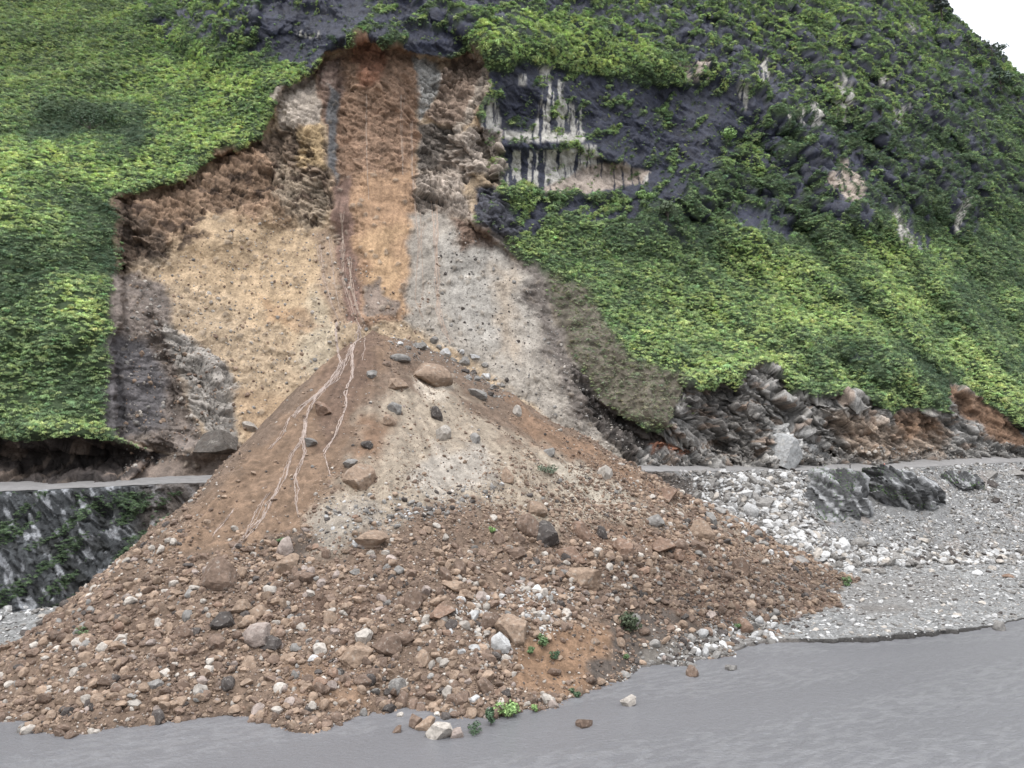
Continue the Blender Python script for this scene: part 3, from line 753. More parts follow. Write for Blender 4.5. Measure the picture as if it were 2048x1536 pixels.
lay_c([(730, 830), (790, 840), (760, 920), (690, 930)], S(136, 104, 76), 20, 20)
lay_c([(830, 760), (905, 750), (890, 800), (850, 800)], S(206, 188, 164), 8, 10)
lay_c([(860, 900), (960, 890), (1000, 960), (880, 990), (820, 950)], S(176, 164, 148), 20, 20)
lay_c([(640, 1010), (740, 1000), (760, 1060), (660, 1100), (590, 1110)], S(156, 144, 128), 24, 26, .8)
lay_c([(1000, 770), (1090, 840), (1250, 930), (1380, 1010), (1330, 1020), (1180, 930), (1060, 880)], S(146, 112, 82), 10, 14)
lay_c([(1090, 920), (1150, 920), (1230, 970), (1340, 1040), (1380, 1070), (1250, 1050), (1150, 1010)], S(180, 166, 144), 12, 14)
lay_c([(1160, 1060), (1420, 1060), (1500, 1110), (1380, 1130), (1200, 1120)], S(140, 106, 80), 16, 22, .8)
lay_c([(1200, 1120), (1420, 1120), (1720, 1160), (1690, 1200), (1560, 1230), (1480, 1260), (1280, 1230), (1180, 1180)], S(112, 86, 68), 16, 22)
lay_c([(1280, 1000), (1400, 1000), (1560, 1100), (1600, 1140), (1440, 1090)], S(150, 132, 112), 10, 12)
lay_c([(540, 1060), (630, 1070), (600, 1130), (520, 1130)], S(98, 84, 72), 12, 14)
lay_c([(0, 1180), (230, 1180), (320, 1260), (160, 1310), (40, 1330)], S(116, 92, 74), 20, 26, .7)
lay_c([(520, 1180), (800, 1180), (760, 1260), (560, 1260)], S(110, 84, 66), 24, 30, .7)
lay_c([(540, 1320), (760, 1330), (740, 1420), (560, 1420)], S(148, 114, 82), 24, 30, .7)
lay_c([(1040, 1270), (1150, 1250), (1235, 1265), (1265, 1330), (1180, 1380), (1090, 1400), (1030, 1380), (1010, 1320)], S(150, 114, 80), 14, 20)
lay_c([(1210, 1230), (1300, 1200), (1430, 1270), (1300, 1350), (1200, 1380), (1180, 1330), (1230, 1300)], S(98, 86, 76), 12, 18)
lay_c([(1290, 1300), (1420, 1260), (1540, 1220), (1560, 1290), (1300, 1360), (1230, 1390)], S(128, 120, 110), 14, 14)
CC *= (1 + .22 * cn_r * sstep(75, 40, CR))[..., None]
CC *= (1 + .35 * (cf - .5) * sstep(30, 60, CR))[..., None]
wl_ = sstep(0.5, 0.0, CZ)[..., None]
CC = CC * (1 - .45 * wl_)
keep = (CZ[:-1, :-1] > -1.5) & (CY[:-1, :-1] < 212)
f_ = grid_faces(len(cy), len(cx), keep)
used = np.unique(f_); remap = np.full(len(cy) * len(cx), -1); remap[used] = np.arange(len(used))
cone = new_obj("debris_cone", mesh_np("debris_cone", CPt.reshape(-1, 3)[used], remap[f_], np.clip(CC.reshape(-1, 3)[used], .01, .9)), M_DEBRIS)
tag(cone, "huge fan of brown landslide soil and rubble running down into the river", "debris fan", kind="structure")

bpy.context.view_layer.update()
DG = bpy.context.evaluated_depsgraph_get()
def hit(u, v):
    xr, t = ray(u, v)
    d = Vector((float(xr), 1.0, float(t))).normalized()
    ok, loc, nrm, idx, ob, mt = SC.ray_cast(DG, Vector((0, 0, CAMZ)), d)
    return (loc, nrm, ob) if ok else None
#@@PART3
# ------------------------------------------------------------------ prototypes
import bmesh
from mathutils import noise as mnoise
def rock_data(name, seed, sub, planes, rough=0.06, flat=(1, 1, 1), lo=0.55, hi=0.9):
    r = random.Random(seed); bm = bmesh.new()
    bmesh.ops.create_icosphere(bm, subdivisions=sub, radius=1.0)
    P_ = np.array([v.co[:] for v in bm.verts])
    for k in range(planes):
        n = np.array([r.gauss(0, 1) for _ in range(3)]); n /= np.linalg.norm(n)
        d = r.uniform(lo, hi); ex = np.maximum(P_ @ n - d, 0)
        P_ -= ex[:, None] * n
    off = Vector((seed * 3.7, seed * 1.3, 0))
    for i, v in enumerate(bm.verts):
        p = Vector(P_[i]); q_ = p * 1.7 + off
        s_ = 1 + rough * (mnoise.noise(q_) + 0.6 * mnoise.noise(q_ * 2.3) + 0.4 * mnoise.noise(q_ * 5.1))
        v.co = p * s_
    P_ = np.array([v.co[:] for v in bm.verts]); ext = (P_.max(0) - P_.min(0)) / 2; mid = (P_.max(0) + P_.min(0)) / 2
    for i, v in enumerate(bm.verts): v.co = Vector((P_[i] - mid) / ext * np.array(flat))
    me = bpy.data.meshes.new(name); bm.to_mesh(me); bm.free()
    me.polygons.foreach_set("use_smooth", np.zeros(len(me.polygons), bool))
    return me
def leaf_cloud(name, seed, n, size, kind, flat=0.8):
    """small leaf faces spread through a dome; kind 'shrub' leaves or 'grass' drooping blades"""
    r = np.random.default_rng(seed); V_, F_, L_ = [], [], []
    for k in range(n):
        lv = r.uniform(0, 1)
        if kind == 'shrub':
            th = r.uniform(0, 2 * np.pi); ct = r.uniform(-0.15, 1); rr = r.uniform(0.45, 1) ** 0.5
            st = math.sqrt(max(0, 1 - ct * ct))
            c = np.array([st * math.cos(th), st * math.sin(th), ct * flat]) * rr * (0.82 + 0.25 * math.sin(3 * th + seed) * math.sin(4 * ct + seed))
            nrm = c / (np.linalg.norm(c) + 1e-6) + r.normal(0, .55, 3) + np.array([0, 0, .5]); nrm /= np.linalg.norm(nrm)
            t1 = np.cross(nrm, r.normal(0, 1, 3)); t1 /= np.linalg.norm(t1); t2 = np.cross(nrm, t1)
            s_ = size * r.uniform(.6, 1.3); b_ = len(V_)
            V_ += [c - t1 * s_, c + t2 * s_ * .5, c + t1 * s_, c - t2 * s_ * .5]; F_.append([b_, b_ + 1, b_ + 2, b_ + 3]); L_ += [lv] * 4
        else:
            th = r.uniform(0, 2 * np.pi); h = r.uniform(.5, 1.0); out = r.uniform(.5, 1.25)
            base = np.array([r.normal(0, .25), r.normal(0, .25), 0]); d = np.array([math.cos(th), math.sin(th), 0]); side = np.array([-d[1], d[0], 0]) * size
            b_ = len(V_)
            p0, p1, p2, p3 = base, base + d * out * .3 + np.array([0, 0, h * .8]), base + d * out * .72 + np.array([0, 0, h * .85]), base + d * out * 1.1 + np.array([0, 0, h * .35])
            V_ += [p0 - side, p0 + side, p1 + side, p1 - side, p2 + side * .8, p2 - side * .8, p3 + side * .2, p3 - side * .2]
            F_ += [[b_, b_ + 1, b_ + 2, b_ + 3], [b_ + 3, b_ + 2, b_ + 4, b_ + 5], [b_ + 5, b_ + 4, b_ + 6, b_ + 7]]; L_ += [lv * .8, lv * .8, lv, lv, lv, lv, min(1, lv + .2), min(1, lv + .2)]
    return mesh_np(name, np.array(V_), np.array(F_), None, False, {"Leaf": np.array(L_)})
def proto_collection(name, meshes, mat):
    c = bpy.data.collections.new(name)
    for i, me in enumerate(meshes):
        me.materials.clear(); me.materials.append(mat)
        c.objects.link(bpy.data.objects.new("%s_%02d" % (name, i), me))
    return c
def scatter(name, pts, tint, rot, scale, idx, protos, label):
    me = bpy.data.meshes.new(name); n = len(pts)
    me.vertices.add(n); me.vertices.foreach_set("co", np.asarray(pts, np.float32).ravel())
    def add(nm, ty, arr, key):
        a_ = me.attributes.new(nm, ty, 'POINT'); a_.data.foreach_set(key, np.ascontiguousarray(arr).ravel())
    t4 = np.ones((n, 4), np.float32); t4[:, :3] = np.clip(tint, .003, .95)
    add("tint", 'FLOAT_COLOR', t4, "color"); add("rot", 'FLOAT_VECTOR', np.asarray(rot, np.float32), "vector")
    add("scl", 'FLOAT_VECTOR', np.asarray(scale, np.float32), "vector"); add("pick", 'INT', np.asarray(idx, np.int32), "value")
    o = new_obj(name, me)
    ng = bpy.data.node_groups.new(name, 'GeometryNodeTree')
    ng.interface.new_socket("Geometry", in_out='INPUT', socket_type='NodeSocketGeometry')
    ng.interface.new_socket("Geometry", in_out='OUTPUT', socket_type='NodeSocketGeometry')
    N = ng.nodes; L = ng.links
    gi = N.new("NodeGroupInput"); go = N.new("NodeGroupOutput")
    ci = N.new("GeometryNodeCollectionInfo"); ci.inputs[0].default_value = protos; ci.inputs[1].default_value = True; ci.inputs[2].default_value = True
    iop = N.new("GeometryNodeInstanceOnPoints")
    def na(nm, ty):
        x = N.new("GeometryNodeInputNamedAttribute"); x.data_type = ty; x.inputs[0].default_value = nm; return x.outputs[0]
    L.new(gi.outputs[0], iop.inputs["Points"]); L.new(ci.outputs[0], iop.inputs["Instance"])
    iop.inputs["Pick Instance"].default_value = True
    L.new(na("pick", 'INT'), iop.inputs["Instance Index"])
    er = N.new("FunctionNodeEulerToRotation"); L.new(na("rot", 'FLOAT_VECTOR'), er.inputs[0]); L.new(er.outputs[0], iop.inputs["Rotation"])
    L.new(na("scl", 'FLOAT_VECTOR'), iop.inputs["Scale"])
    L.new(iop.outputs[0], go.inputs[0])
    md = o.modifiers.new("scatter", 'NODES'); md.node_group = ng
    tag(o, label[0], label[1], kind="stuff")
    return o

# ------------------------------------------------------------------ heroes: where the photographed boulders lie (u, v of the middle, width, height in 2048-px units)
BC = {"tan": S(176, 140, 104), "brown": S(142, 110, 84), "dark": S(92, 82, 76), "grey": S(150, 144, 136), "pale": S(198, 184, 166),
      "white": S(208, 206, 202), "rust": S(158, 118, 86), "pink": S(178, 154, 138)}
for k_ in BC:
    l_ = float(BC[k_] @ np.array([.2126, .7152, .0722])); BC[k_] = l_ + (BC[k_] - l_) * .8
HERO = [
 (856, 745, 80, 44, "tan", "largest tan boulder, sitting high on the debris fan above a pale scrape"),
 (800, 716, 36, 17, "grey", "flat grey slab lying left above the largest tan boulder"),
 (796, 767, 36, 22, "tan", "tan block half sunk in soil below left of the largest tan boulder"),
 (790, 815, 24, 24, "grey", "narrow grey stone tilted on top of a squarish tan block"),
 (779, 840, 26, 26, "tan", "squarish tan block right under the narrow tilted grey stone"),
 (873, 826, 24, 30, "dark", "dark grey lump in the middle of the upper pale debris"),
 (886, 867, 28, 36, "pale", "upright pale boulder with a brown foot in the upper debris"),
 (950, 876, 22, 22, "grey", "round grey boulder right of the upright pale boulder"),
 (731, 888, 22, 14, "dark", "dark flat stone with a light top on brown soil"),
 (622, 884, 26, 15, "grey", "grey slab lying between the two mud trickles"),
 (955, 788, 36, 20, "grey", "long greyish tan slab on the right shoulder of the fan"),
 (928, 721, 24, 18, "grey", "pale grey tilted slab at the right edge of the slab heap"),
 (838, 690, 30, 18, "grey", "broad grey slab at the left end of the slab heap near the apex"),
 (774, 727, 18, 13, "brown", "small brown wedge left of the largest tan boulder"),
 (742, 747, 26, 14, "grey", "lone elongated grey stone right of the mud trickles"),
 (649, 818, 40, 26, "rust", "rust coloured soil clod between the mud trickles"),
 (1034, 822, 18, 26, "pale", "pale upright stone on the right shoulder of the fan"),
 (499, 851, 32, 22, "pale", "pale boulder stranded at the foot of the tan scar face"),
 (714, 951, 70, 50, "tan", "big wedge shaped tan boulder with a light top, alone on the left of the fan"),
 (701, 924, 26, 16, "grey", "small stone just above the big wedge shaped tan boulder"),
 (438, 1148, 62, 60, "brown", "massive brown boulder with a dark hollow underside on the left flank"),
 (568, 1127, 46, 42, "tan", "tilted tan slab leaning right below the pinkish grey block"),
 (539, 1135, 18, 24, "tan", "small tan wedge left of the tilted tan slab"),
 (569, 1093, 30, 38, "pink", "pinkish grey block standing above the tilted tan slab"),
 (479, 1214, 34, 26, "tan", "tan boulder left in the pair below the massive brown boulder"),
 (514, 1226, 44, 34, "tan", "craggy tan boulder right in the pair below the massive brown boulder"),
 (443, 1241, 44, 30, "dark", "dark purplish boulder on the left flank of the fan"),
 (517, 1268, 58, 46, "pink", "large pinkish boulder with smooth streaked face"),
 (541, 1290, 42, 30, "dark", "dark boulder with a white crust below the large pinkish boulder"),
 (368, 1263, 32, 26, "brown", "smooth brown boulder on the left flank below the dark purplish one"),
 (430, 1288, 38, 28, "brown", "blocky brown boulder left of the large pinkish boulder"),
 (660, 1236, 26, 24, "tan", "tan boulder beside the dark bank in the middle rubble"),
 (725, 1272, 30, 28, "pale", "round whitish boulder left of two brown and white boulders"),
 (707, 1312, 54, 36, "tan", "smooth rounded tan boulder in the lower rubble"),
 (614, 1155, 32, 22, "brown", "brown boulder right of the tilted tan slab"),
 (745, 1078, 58, 30, "tan", "pale tan slab with an overhanging lip in the middle of the fan"),
 (498, 1329, 30, 22, "tan", "speckled tan boulder low on the left side"),
 (625, 1318, 18, 14, "white", "small bright white stone left of the rounded tan boulder"),
 (773, 1292, 54, 44, "brown", "large brown boulder with a white crusted top in the lower rubble"),
 (808, 1276, 40, 26, "brown", "brown boulder with pale top tucked behind the white crusted one"),
 (828, 1200, 42, 42, "brown", "tall reddish brown boulder in the middle rubble"),
 (880, 1223, 52, 28, "rust", "wide rusty boulder right of the tall reddish brown one"),
 (905, 1172, 42, 20, "tan", "flat tan slab under a brown wedge in the middle rubble"),
 (893, 1153, 36, 34, "brown", "rounded brown boulder leaning over the flat tan slab"),
 (920, 1134, 28, 30, "brown", "brown wedge standing behind the flat tan slab"),
 (1025, 1257, 58, 50, "tan", "big golden brown boulder on the right of the lower rubble"),
 (974, 1246, 38, 36, "brown", "brown boulder left of the big golden brown one"),
 (998, 1284, 40, 36, "white", "black and white speckled boulder below the big golden brown one"),
 (844, 1317, 30, 30, "tan", "pointed tan boulder in the lower rubble right of the rounded tan one"),
 (796, 1370, 36, 30, "grey", "grey boulder with a pale face near the waterline"),
 (805, 1400, 28, 32, "brown", "smooth muddy brown boulder below the grey one near the waterline"),
 (971, 1374, 28, 34, "brown", "tall brown boulder beside the orange soil near the water"),
 (893, 1385, 24, 26, "pale", "pale pointed stone near the waterline"),
 (918, 1400, 22, 26, "brown", "rounded muddy stone right of the pale pointed one"),
 (948, 1401, 18, 18, "white", "small white stone with a dark underside near the waterline"),
 (876, 1464, 46, 34, "pale", "big pale tan boulder standing in the river at the toe"),
 (850, 1450, 34, 30, "tan", "tan boulder touching the big pale one in the river"),
 (831, 1446, 28, 28, "brown", "brown boulder at the river edge left of the pale ones"),
 (911, 1467, 26, 22, "pink", "pinkish flat boulder in the water right of the big pale one"),
 (793, 1460, 18, 14, "brown", "small brown stone alone in the water at the toe"),
 (1074, 1016, 40, 30, "tan", "pale topped tan boulder in the right centre of the fan"),
 (1051, 1049, 44, 42, "brown", "tall brown boulder behind the biggest dark block"),
 (1086, 1068, 60, 48, "dark", "biggest dark block with jagged face in the right centre"),
 (1036, 1076, 24, 26, "brown", "small brown boulder left of the biggest dark block"),
 (1033, 1107, 32, 24, "brown", "brown stone below left of the biggest dark block"),
 (1161, 1062, 38, 38, "rust", "rust coloured boulder right of the biggest dark block"),
 (1203, 1066, 24, 28, "dark", "dark pointed boulder right of the rust coloured one"),
 (1140, 1108, 50, 28, "rust", "wide low rusty boulder below the rust coloured one"),
 (1168, 1158, 56, 46, "tan", "big crusted tan boulder with dark underside right of centre"),
 (1015, 952, 26, 32, "tan", "tan boulder standing alone in the pale middle of the fan"),
 (1210, 945, 26, 28, "pale", "pale boulder high on the right flank of the fan"),
 (1099, 904, 22, 20, "grey", "grey boulder above the small grey green bush"),
 (1406, 1060, 44, 38, "tan", "tan slab with a dark overhang on the right flank"),
 (1423, 1036, 30, 24, "grey", "grey block just above the tan slab with the overhang"),
 (1483, 1137, 38, 38, "brown", "striped greyish brown boulder on the right toe"),
 (1249, 1096, 42, 38, "rust", "orange brown boulder with dark underside on the right flank"),
 (1311, 1042, 38, 24, "grey", "grey boulder with dark lower half on the right flank"),
 (1321, 1089, 52, 28, "rust", "broad rusty mound of rock on the right flank"),
 (1357, 1109, 30, 24, "rust", "rusty boulder below the broad rusty mound"),
 (1358, 1088, 30, 22, "brown", "grey brown boulder right of the broad rusty mound"),
 (1396, 1095, 38, 24, "brown", "brown boulder under the tan slab with the overhang"),
 (1333, 986, 40, 22, "rust", "orange clod at the upper right edge of the fan"),
 (1490, 1250, 28, 28, "rust", "rusty boulder on the gravel shore at the right toe"),
 (1385, 1344, 26, 24, "brown", "striped brown and white boulder half under water near the shore"),
 (1258, 1404, 26, 20, "pale", "pale boulder out in the river right of the fan"),
 (1167, 1447, 28, 20, "brown", "brown and white boulder farthest out in the river"),
 (1462, 1335, 20, 14, "grey", "small dark grey rock in the water by the gravel shore"),
 (1412, 1304, 12, 24, "white", "white slab standing upright on the wet shore"),
 (2002, 1254, 22, 22, "grey", "grey boulder where the gravel bar meets the river"),
 (2020, 1153, 18, 10, "rust", "single orange stone on the grey gravel bar"),
]
SCREE_HERO = [
 (1500, 1018, 32, 28, "white", "largest white angular block on the scree left of the mossy outcrop"),
 (1491, 988, 26, 15, "white", "flat white block above the largest white one"),
 (1486, 954, 24, 18, "white", "white block highest on the scree just under the road"),
 (1527, 1006, 34, 30, "grey", "broad light grey block right of the largest white one"),
 (1463, 1020, 22, 16, "white", "white and dark block left of the largest white one"),
 (1442, 1021, 22, 18, "grey", "grey block at the left border of the white blocks"),
 (1539, 970, 22, 16, "grey", "grey block right above the broad light grey one"),
 (1513, 978, 22, 16, "white", "pale block between the grey one and the flat white one"),
 (1573, 972, 20, 15, "white", "white stone close to the left end of the mossy outcrop"),
 (1684, 1090, 28, 22, "white", "white boulder below the mossy outcrop"),
 (1718, 1085, 28, 18, "grey", "grey slab lying right of the white boulder below the outcrop"),
 (1746, 1086, 15, 22, "white", "white slab standing tilted below the outcrop"),
 (1700, 1138, 20, 14, "white", "white stone at the foot of the scree"),
 (1979, 948, 30, 16, "grey", "grey slab high on the scree near the right end of the road"),
 (1987, 968, 20, 16, "dark", "dark rock under the grey slab near the right end of the road"),
 (2033, 946, 34, 14, "grey", "long grey slab rightmost under the road"),
 (1991, 1001, 14, 13, "dark", "small dark rock alone on the right scree"),
 (1849, 1081, 18, 9, "pale", "flat pale stone on the scree under the second outcrop"),
 (1600, 1120, 30, 16, "grey", "grey block at the foot of the scree left of the white boulder"),
 (1560, 1085, 26, 18, "grey", "grey block on the lower left scree"),
]
BIG = [rock_data("boulder", 100 + i, 4, 10 + i % 5, 0.07, (1, 1, 1), 0.5, 0.85) for i in range(10)]
SLAB = [rock_data("slab", 140 + i, 4, 9, 0.05, (1, 1, 1), 0.35, 0.8) for i in range(5)]
for me in BIG + SLAB: me.materials.append(M_ROCK_O)
def place_rock(u, v, w, h, col, label, group=None, sink=0.28, pool=None, name="boulder", cat="boulder"):
    hh = hit(u, v + h * 0.30)
    if hh is None: return None
    loc, nrm, ob = hh
    d = loc.y
    me = random.choice(pool or (SLAB if w > 1.7 * h else BIG))
    o = bpy.data.objects.new(name, me); COL.objects.link(o)
    sw = w / FPX * d * .60; sh = h / FPX * d * .64
    o.location = (loc.x, loc.y + sw * .25, loc.z + sh * (1 - 2 * sink) * 0.55)
    o.rotation_euler = (random.uniform(-.25, .1), random.uniform(-.25, .25), random.uniform(0, 6.28))
    o.scale = (sw, sw * random.uniform(.8, 1.0), sh)
    c = np.asarray(col) * random.uniform(.9, 1.1)
    o.color = (*c, 1)
    tag(o, label, cat, group)
    return o
for (u, v, w, h, c, lab) in HERO: place_rock(u, v, w, h, BC[c] * .95, lab, "boulders on the debris fan")
for (u, v, w, h, c, lab) in SCREE_HERO: place_rock(u, v, w, h, BC[c] * (1.0 if c != "grey" else 1.12), lab, "blocks on the grey scree", name="scree_block", cat="rock")

# more boulders, each its own object, sharing a description where nothing tells them apart
def rough_in(polys, n, wmin, wmax, cols, group, lab, name, taken, pw=2.2):
    k = 0; tries = 0
    while k < n and tries < n * 60:
        tries += 1
        poly = random.choice(polys); pa = np.array(poly, float)
        u = random.uniform(pa[:, 0].min(), pa[:, 0].max()); v = random.uniform(pa[:, 1].min(), pa[:, 1].max())
        if polysd(np.array([u]), np.array([v]), poly)[0] < 2: continue
        w = wmin + (wmax - wmin) * random.random() ** pw
        if any((u - a) ** 2 + (v - b) ** 2 < (.5 * (w + c_)) ** 2 for a, b, c_ in taken): continue
        taken.append((u, v, w)); cn = random.choice(cols)
        if place_rock(u, v, w, w * random.uniform(.55, .9), BC[cn] * random.uniform(.85, 1.15), lab, group, name=name, cat="boulder" if name == "boulder" else "rock"): k += 1
taken = [(a[0], a[1], max(a[2], a[3])) for a in HERO + SCREE_HERO]
rough_in([[(60, 1260), (330, 1130), (420, 1110), (600, 1150), (760, 1130), (1000, 1040), (1200, 1050), (1420, 1110), (1560, 1160), (1480, 1240), (1250, 1220), (1010, 1300), (900, 1430), (500, 1440), (60, 1420)]],
         150, 13, 28, ["tan", "brown", "brown", "tan", "pale", "rust", "grey", "pink"], "boulders in the lower rubble", "small rough boulder lying in the crowded rubble of the lower fan", "boulder", taken)
rough_in([[(780, 690), (840, 665), (960, 715), (1010, 770), (980, 800), (900, 720)]], 26, 12, 26, ["grey", "grey", "white", "dark"], "grey slabs near the apex", "grey broken slab in the heap near the top of the fan", "rock_slab", taken)
rough_in([[(1390, 950), (1590, 950), (1600, 1030), (1640, 1130), (1560, 1120), (1440, 1050), (1380, 1000)]], 60, 11, 24, ["white", "white", "grey", "grey"], "white blocks left of the outcrop", "pale angular block among others on the scree left of the outcrop", "scree_block", taken)
rough_in([[(1560, 1090), (1760, 1090), (2040, 1115), (2040, 1150), (1600, 1150)]], 34, 10, 20, ["white", "grey", "grey", "pale"], "stones along the foot of the scree", "pale stone in the row along the foot of the scree", "scree_block", taken)

# ------------------------------------------------------------------ rock outcrops in the scree
def outcrop(u, v, w, h, seed, label, moss):
    loc, nrm, ob = hit(u, v)
    d = loc.y; me = rock_data("rock_outcrop", seed, 5, 9, 0.10, (1, 1, 1), 0.35, 0.75)
    P_ = np.array([x.co[:] for x in me.vertices]); n = len(P_)
    dd = rad(-42); a_ = P_[:, 0] * math.cos(dd) + P_[:, 2] * math.sin(dd); b2 = -P_[:, 0] * math.sin(dd) + P_[:, 2] * math.cos(dd)
    fv, fe = facet(a_ * 1.6 + seed, b2 * 5 + .3 * n2(a_ * 3, b2 * 3, seed), seed, 1.0); fv2, _ = facet(a_ * 5, b2 * 14, seed + 3, 1)
    nn = P_ / np.linalg.norm(P_, axis=1, keepdims=True)
    P_ = P_ + nn * (0.20 * (fv - .5) + 0.07 * (fv2 - .5))[:, None]
    P_ *= np.array([w / FPX * d * .64, w / FPX * d * .45, h / FPX * d * .60])
    me.vertices.foreach_set("co", P_.astype(np.float32).ravel())
    pale_ = sstep(.1, .35, n2(a_ * 2, b2 * 8, seed + 5) + .6 * (fv - .6))
    c = np.ones((n, 3)) * S(88, 88, 88) * (1 + .5 * (fv2 - .5))[:, None]
    c = c * (1 - pale_[:, None]) + np.array(S(178, 178, 178)) * pale_[:, None]
    a2 = me.attributes.new("Col", 'FLOAT_COLOR', 'POINT'); cc = np.ones((n, 4), np.float32); cc[:, :3] = np.clip(c, .01, .9); a2.data.foreach_set("color", cc.ravel())
    me.materials.append(M_SCREE); me.polygons.foreach_set("use_smooth", np.zeros(len(me.polygons), bool))
    o = bpy.data.objects.new("rock_outcrop", me); COL.objects.link(o)
    o.location = (loc.x, loc.y + w / FPX * d * .12, loc.z); o.rotation_euler = (0, rad(22), 0)
    tag(o, label, "rock outcrop", "outcrops in the scree slope")
    return o
OUT = [outcrop(1672, 1003, 150, 118, 401, "largest dark rock outcrop with green tufts at the left of the scree", True),
       outcrop(1822, 1004, 140, 92, 403, "second dark slanting outcrop with pale edges in the middle of the scree", True),
       outcrop(1925, 975, 60, 62, 407, "small grey outcrop under the road right of the two dark ones", True)]
big_block = place_rock(1571, 893, 66, 58, S(176, 176, 174), "big pale angular block leaning on the roadside rock cut", sink=.35, pool=SLAB[:2], name="rock_block", cat="rock")
lip = place_rock(430, 880, 74, 44, S(104, 96, 88), "dark overhanging slab at the foot of the scar beside the blocked road", sink=.3, pool=SLAB[2:3], name="rock_slab", cat="rock")
#@@PART4
# ------------------------------------------------------------------ loose rock, far too many to count
SMALL = proto_collection("loose_stone", [rock_data("stone", 200 + i, 2, 9, 0.06, (1, 1, 1), .5, .85) for i in range(10)], M_ROCK_I)
def rnd_rot(n): return RNG.uniform(0, 2 * np.pi, (n, 3))
def pal(n, names, wts):
    C_ = np.array([BC[k] for k in names]); i = RNG.choice(len(names), n, p=np.array(wts) / sum(wts))
    return C_[i] * RNG.uniform(.75, 1.25, (n, 1))
# on the debris fan
n = 640000
x = RNG.uniform(-110, 85, n); y = RNG.uniform(80, 200, n)
ix = np.clip(((x - cx[0]) / .27).astype(int), 0, len(cx) - 1); iy = np.clip(((y - cy[0]) / .27).astype(int), 0, len(cy) - 1)
z = CZ[iy, ix]; pu, pv = proj(np.stack([x, y, z], -1)); _, rr, ph = cone_base(x, y)
dens = 0.28 + 0.72 * sstep(42, 66, rr + 7 * fbm(x / 9, y / 9, 3, 401))
dens = np.maximum(dens, 0.55 * sstep(-30, 10, polysd(pu, pv, [(780, 660), (960, 700), (1020, 780), (990, 820), (900, 730), (780, 700)])))
dens = np.maximum(dens, 0.75 * sstep(math.radians(-48), math.radians(-62), ph) * sstep(35, 50, rr) * sstep(math.radians(-150), math.radians(-110), ph))
for poly, f in [([(1040, 1270), (1230, 1255), (1265, 1330), (1180, 1390), (1030, 1390)], .18), ([(590, 1060), (400, 1110), (330, 1130), (420, 990), (560, 850), (690, 880)], .12),
                ([(600, 1110), (720, 1090), (830, 1000), (640, 1000)], .45), ([(560, 1330), (680, 1330), (660, 1390), (560, 1390)], .5), ([(1200, 1200), (1420, 1240), (1300, 1340), (1190, 1340)], .4)]:
    dens *= 1 - (1 - f) * sstep(-12, 12, polysd(pu, pv, poly))
ok = (RNG.uniform(0, 1, n) < dens * (0.55 + .5 * n2(x / 6, y / 6, 403))) & (z > -.25)
x, y, z, rr, pu, pv = [q_[ok] for q_ in (x, y, z, rr, pu, pv)]; n = len(x)
sm = sstep(40, 75, rr)
r_ = (.62 + .38 * sm) * np.minimum(0.085 * RNG.uniform(0.008, 1, n) ** -0.5, 0.75) * (0.75 + .35 * sstep(40, 80, rr))
tint = pal(n, ["tan", "brown", "pale", "rust", "grey", "dark", "pink"], [.42, .42, .08, .02, .02, .06, .02])
gz = sstep(-15, 10, polysd(pu, pv, [(780, 660), (960, 690), (1040, 790), (990, 820), (900, 740), (780, 710)]))
gz = np.maximum(gz, .7 * sstep(-15, 15, polysd(pu, pv, [(640, 1000), (820, 980), (1000, 960), (1000, 1000), (780, 1060), (640, 1110)])))
gz = np.maximum(gz, .8 * sstep(-15, 15, polysd(pu, pv, [(1290, 1300), (1420, 1250), (1560, 1220), (1560, 1290), (1300, 1370), (1200, 1400)])))
wz = .3 * sstep(-20, 20, polysd(pu, pv, [(880, 1240), (960, 1180), (1160, 1180), (1180, 1240), (1020, 1320), (900, 1310)]))
sel = RNG.uniform(0, 1, n) < gz; tint[sel] = pal(sel.sum(), ["grey", "white", "dark"], [.6, .2, .2])
sel = RNG.uniform(0, 1, n) < wz; tint[sel] = pal(sel.sum(), ["pale", "white"], [.6, .4])
dk = sstep(-20, 20, polysd(pu, pv, [(1200, 1120), (1420, 1120), (1720, 1160), (1690, 1200), (1480, 1260), (1280, 1230), (1180, 1180)]))
tint *= (1 - .3 * dk)[:, None]
scl = r_[:, None] * np.stack([RNG.uniform(.8, 1.3, n), RNG.uniform(.8, 1.2, n), RNG.uniform(.55, 1, n)], -1)
rot = np.stack([RNG.normal(0, .5, n), RNG.normal(0, .5, n), RNG.uniform(0, 6.28, n)], -1)
scatter("rubble", np.stack([x, y, z + r_ * .3], -1), tint, rot, scl, RNG.integers(0, 10, n), SMALL, ("loose brown and tan stones strewn all over the debris fan", "rubble"))
print("RUBBLE", n)
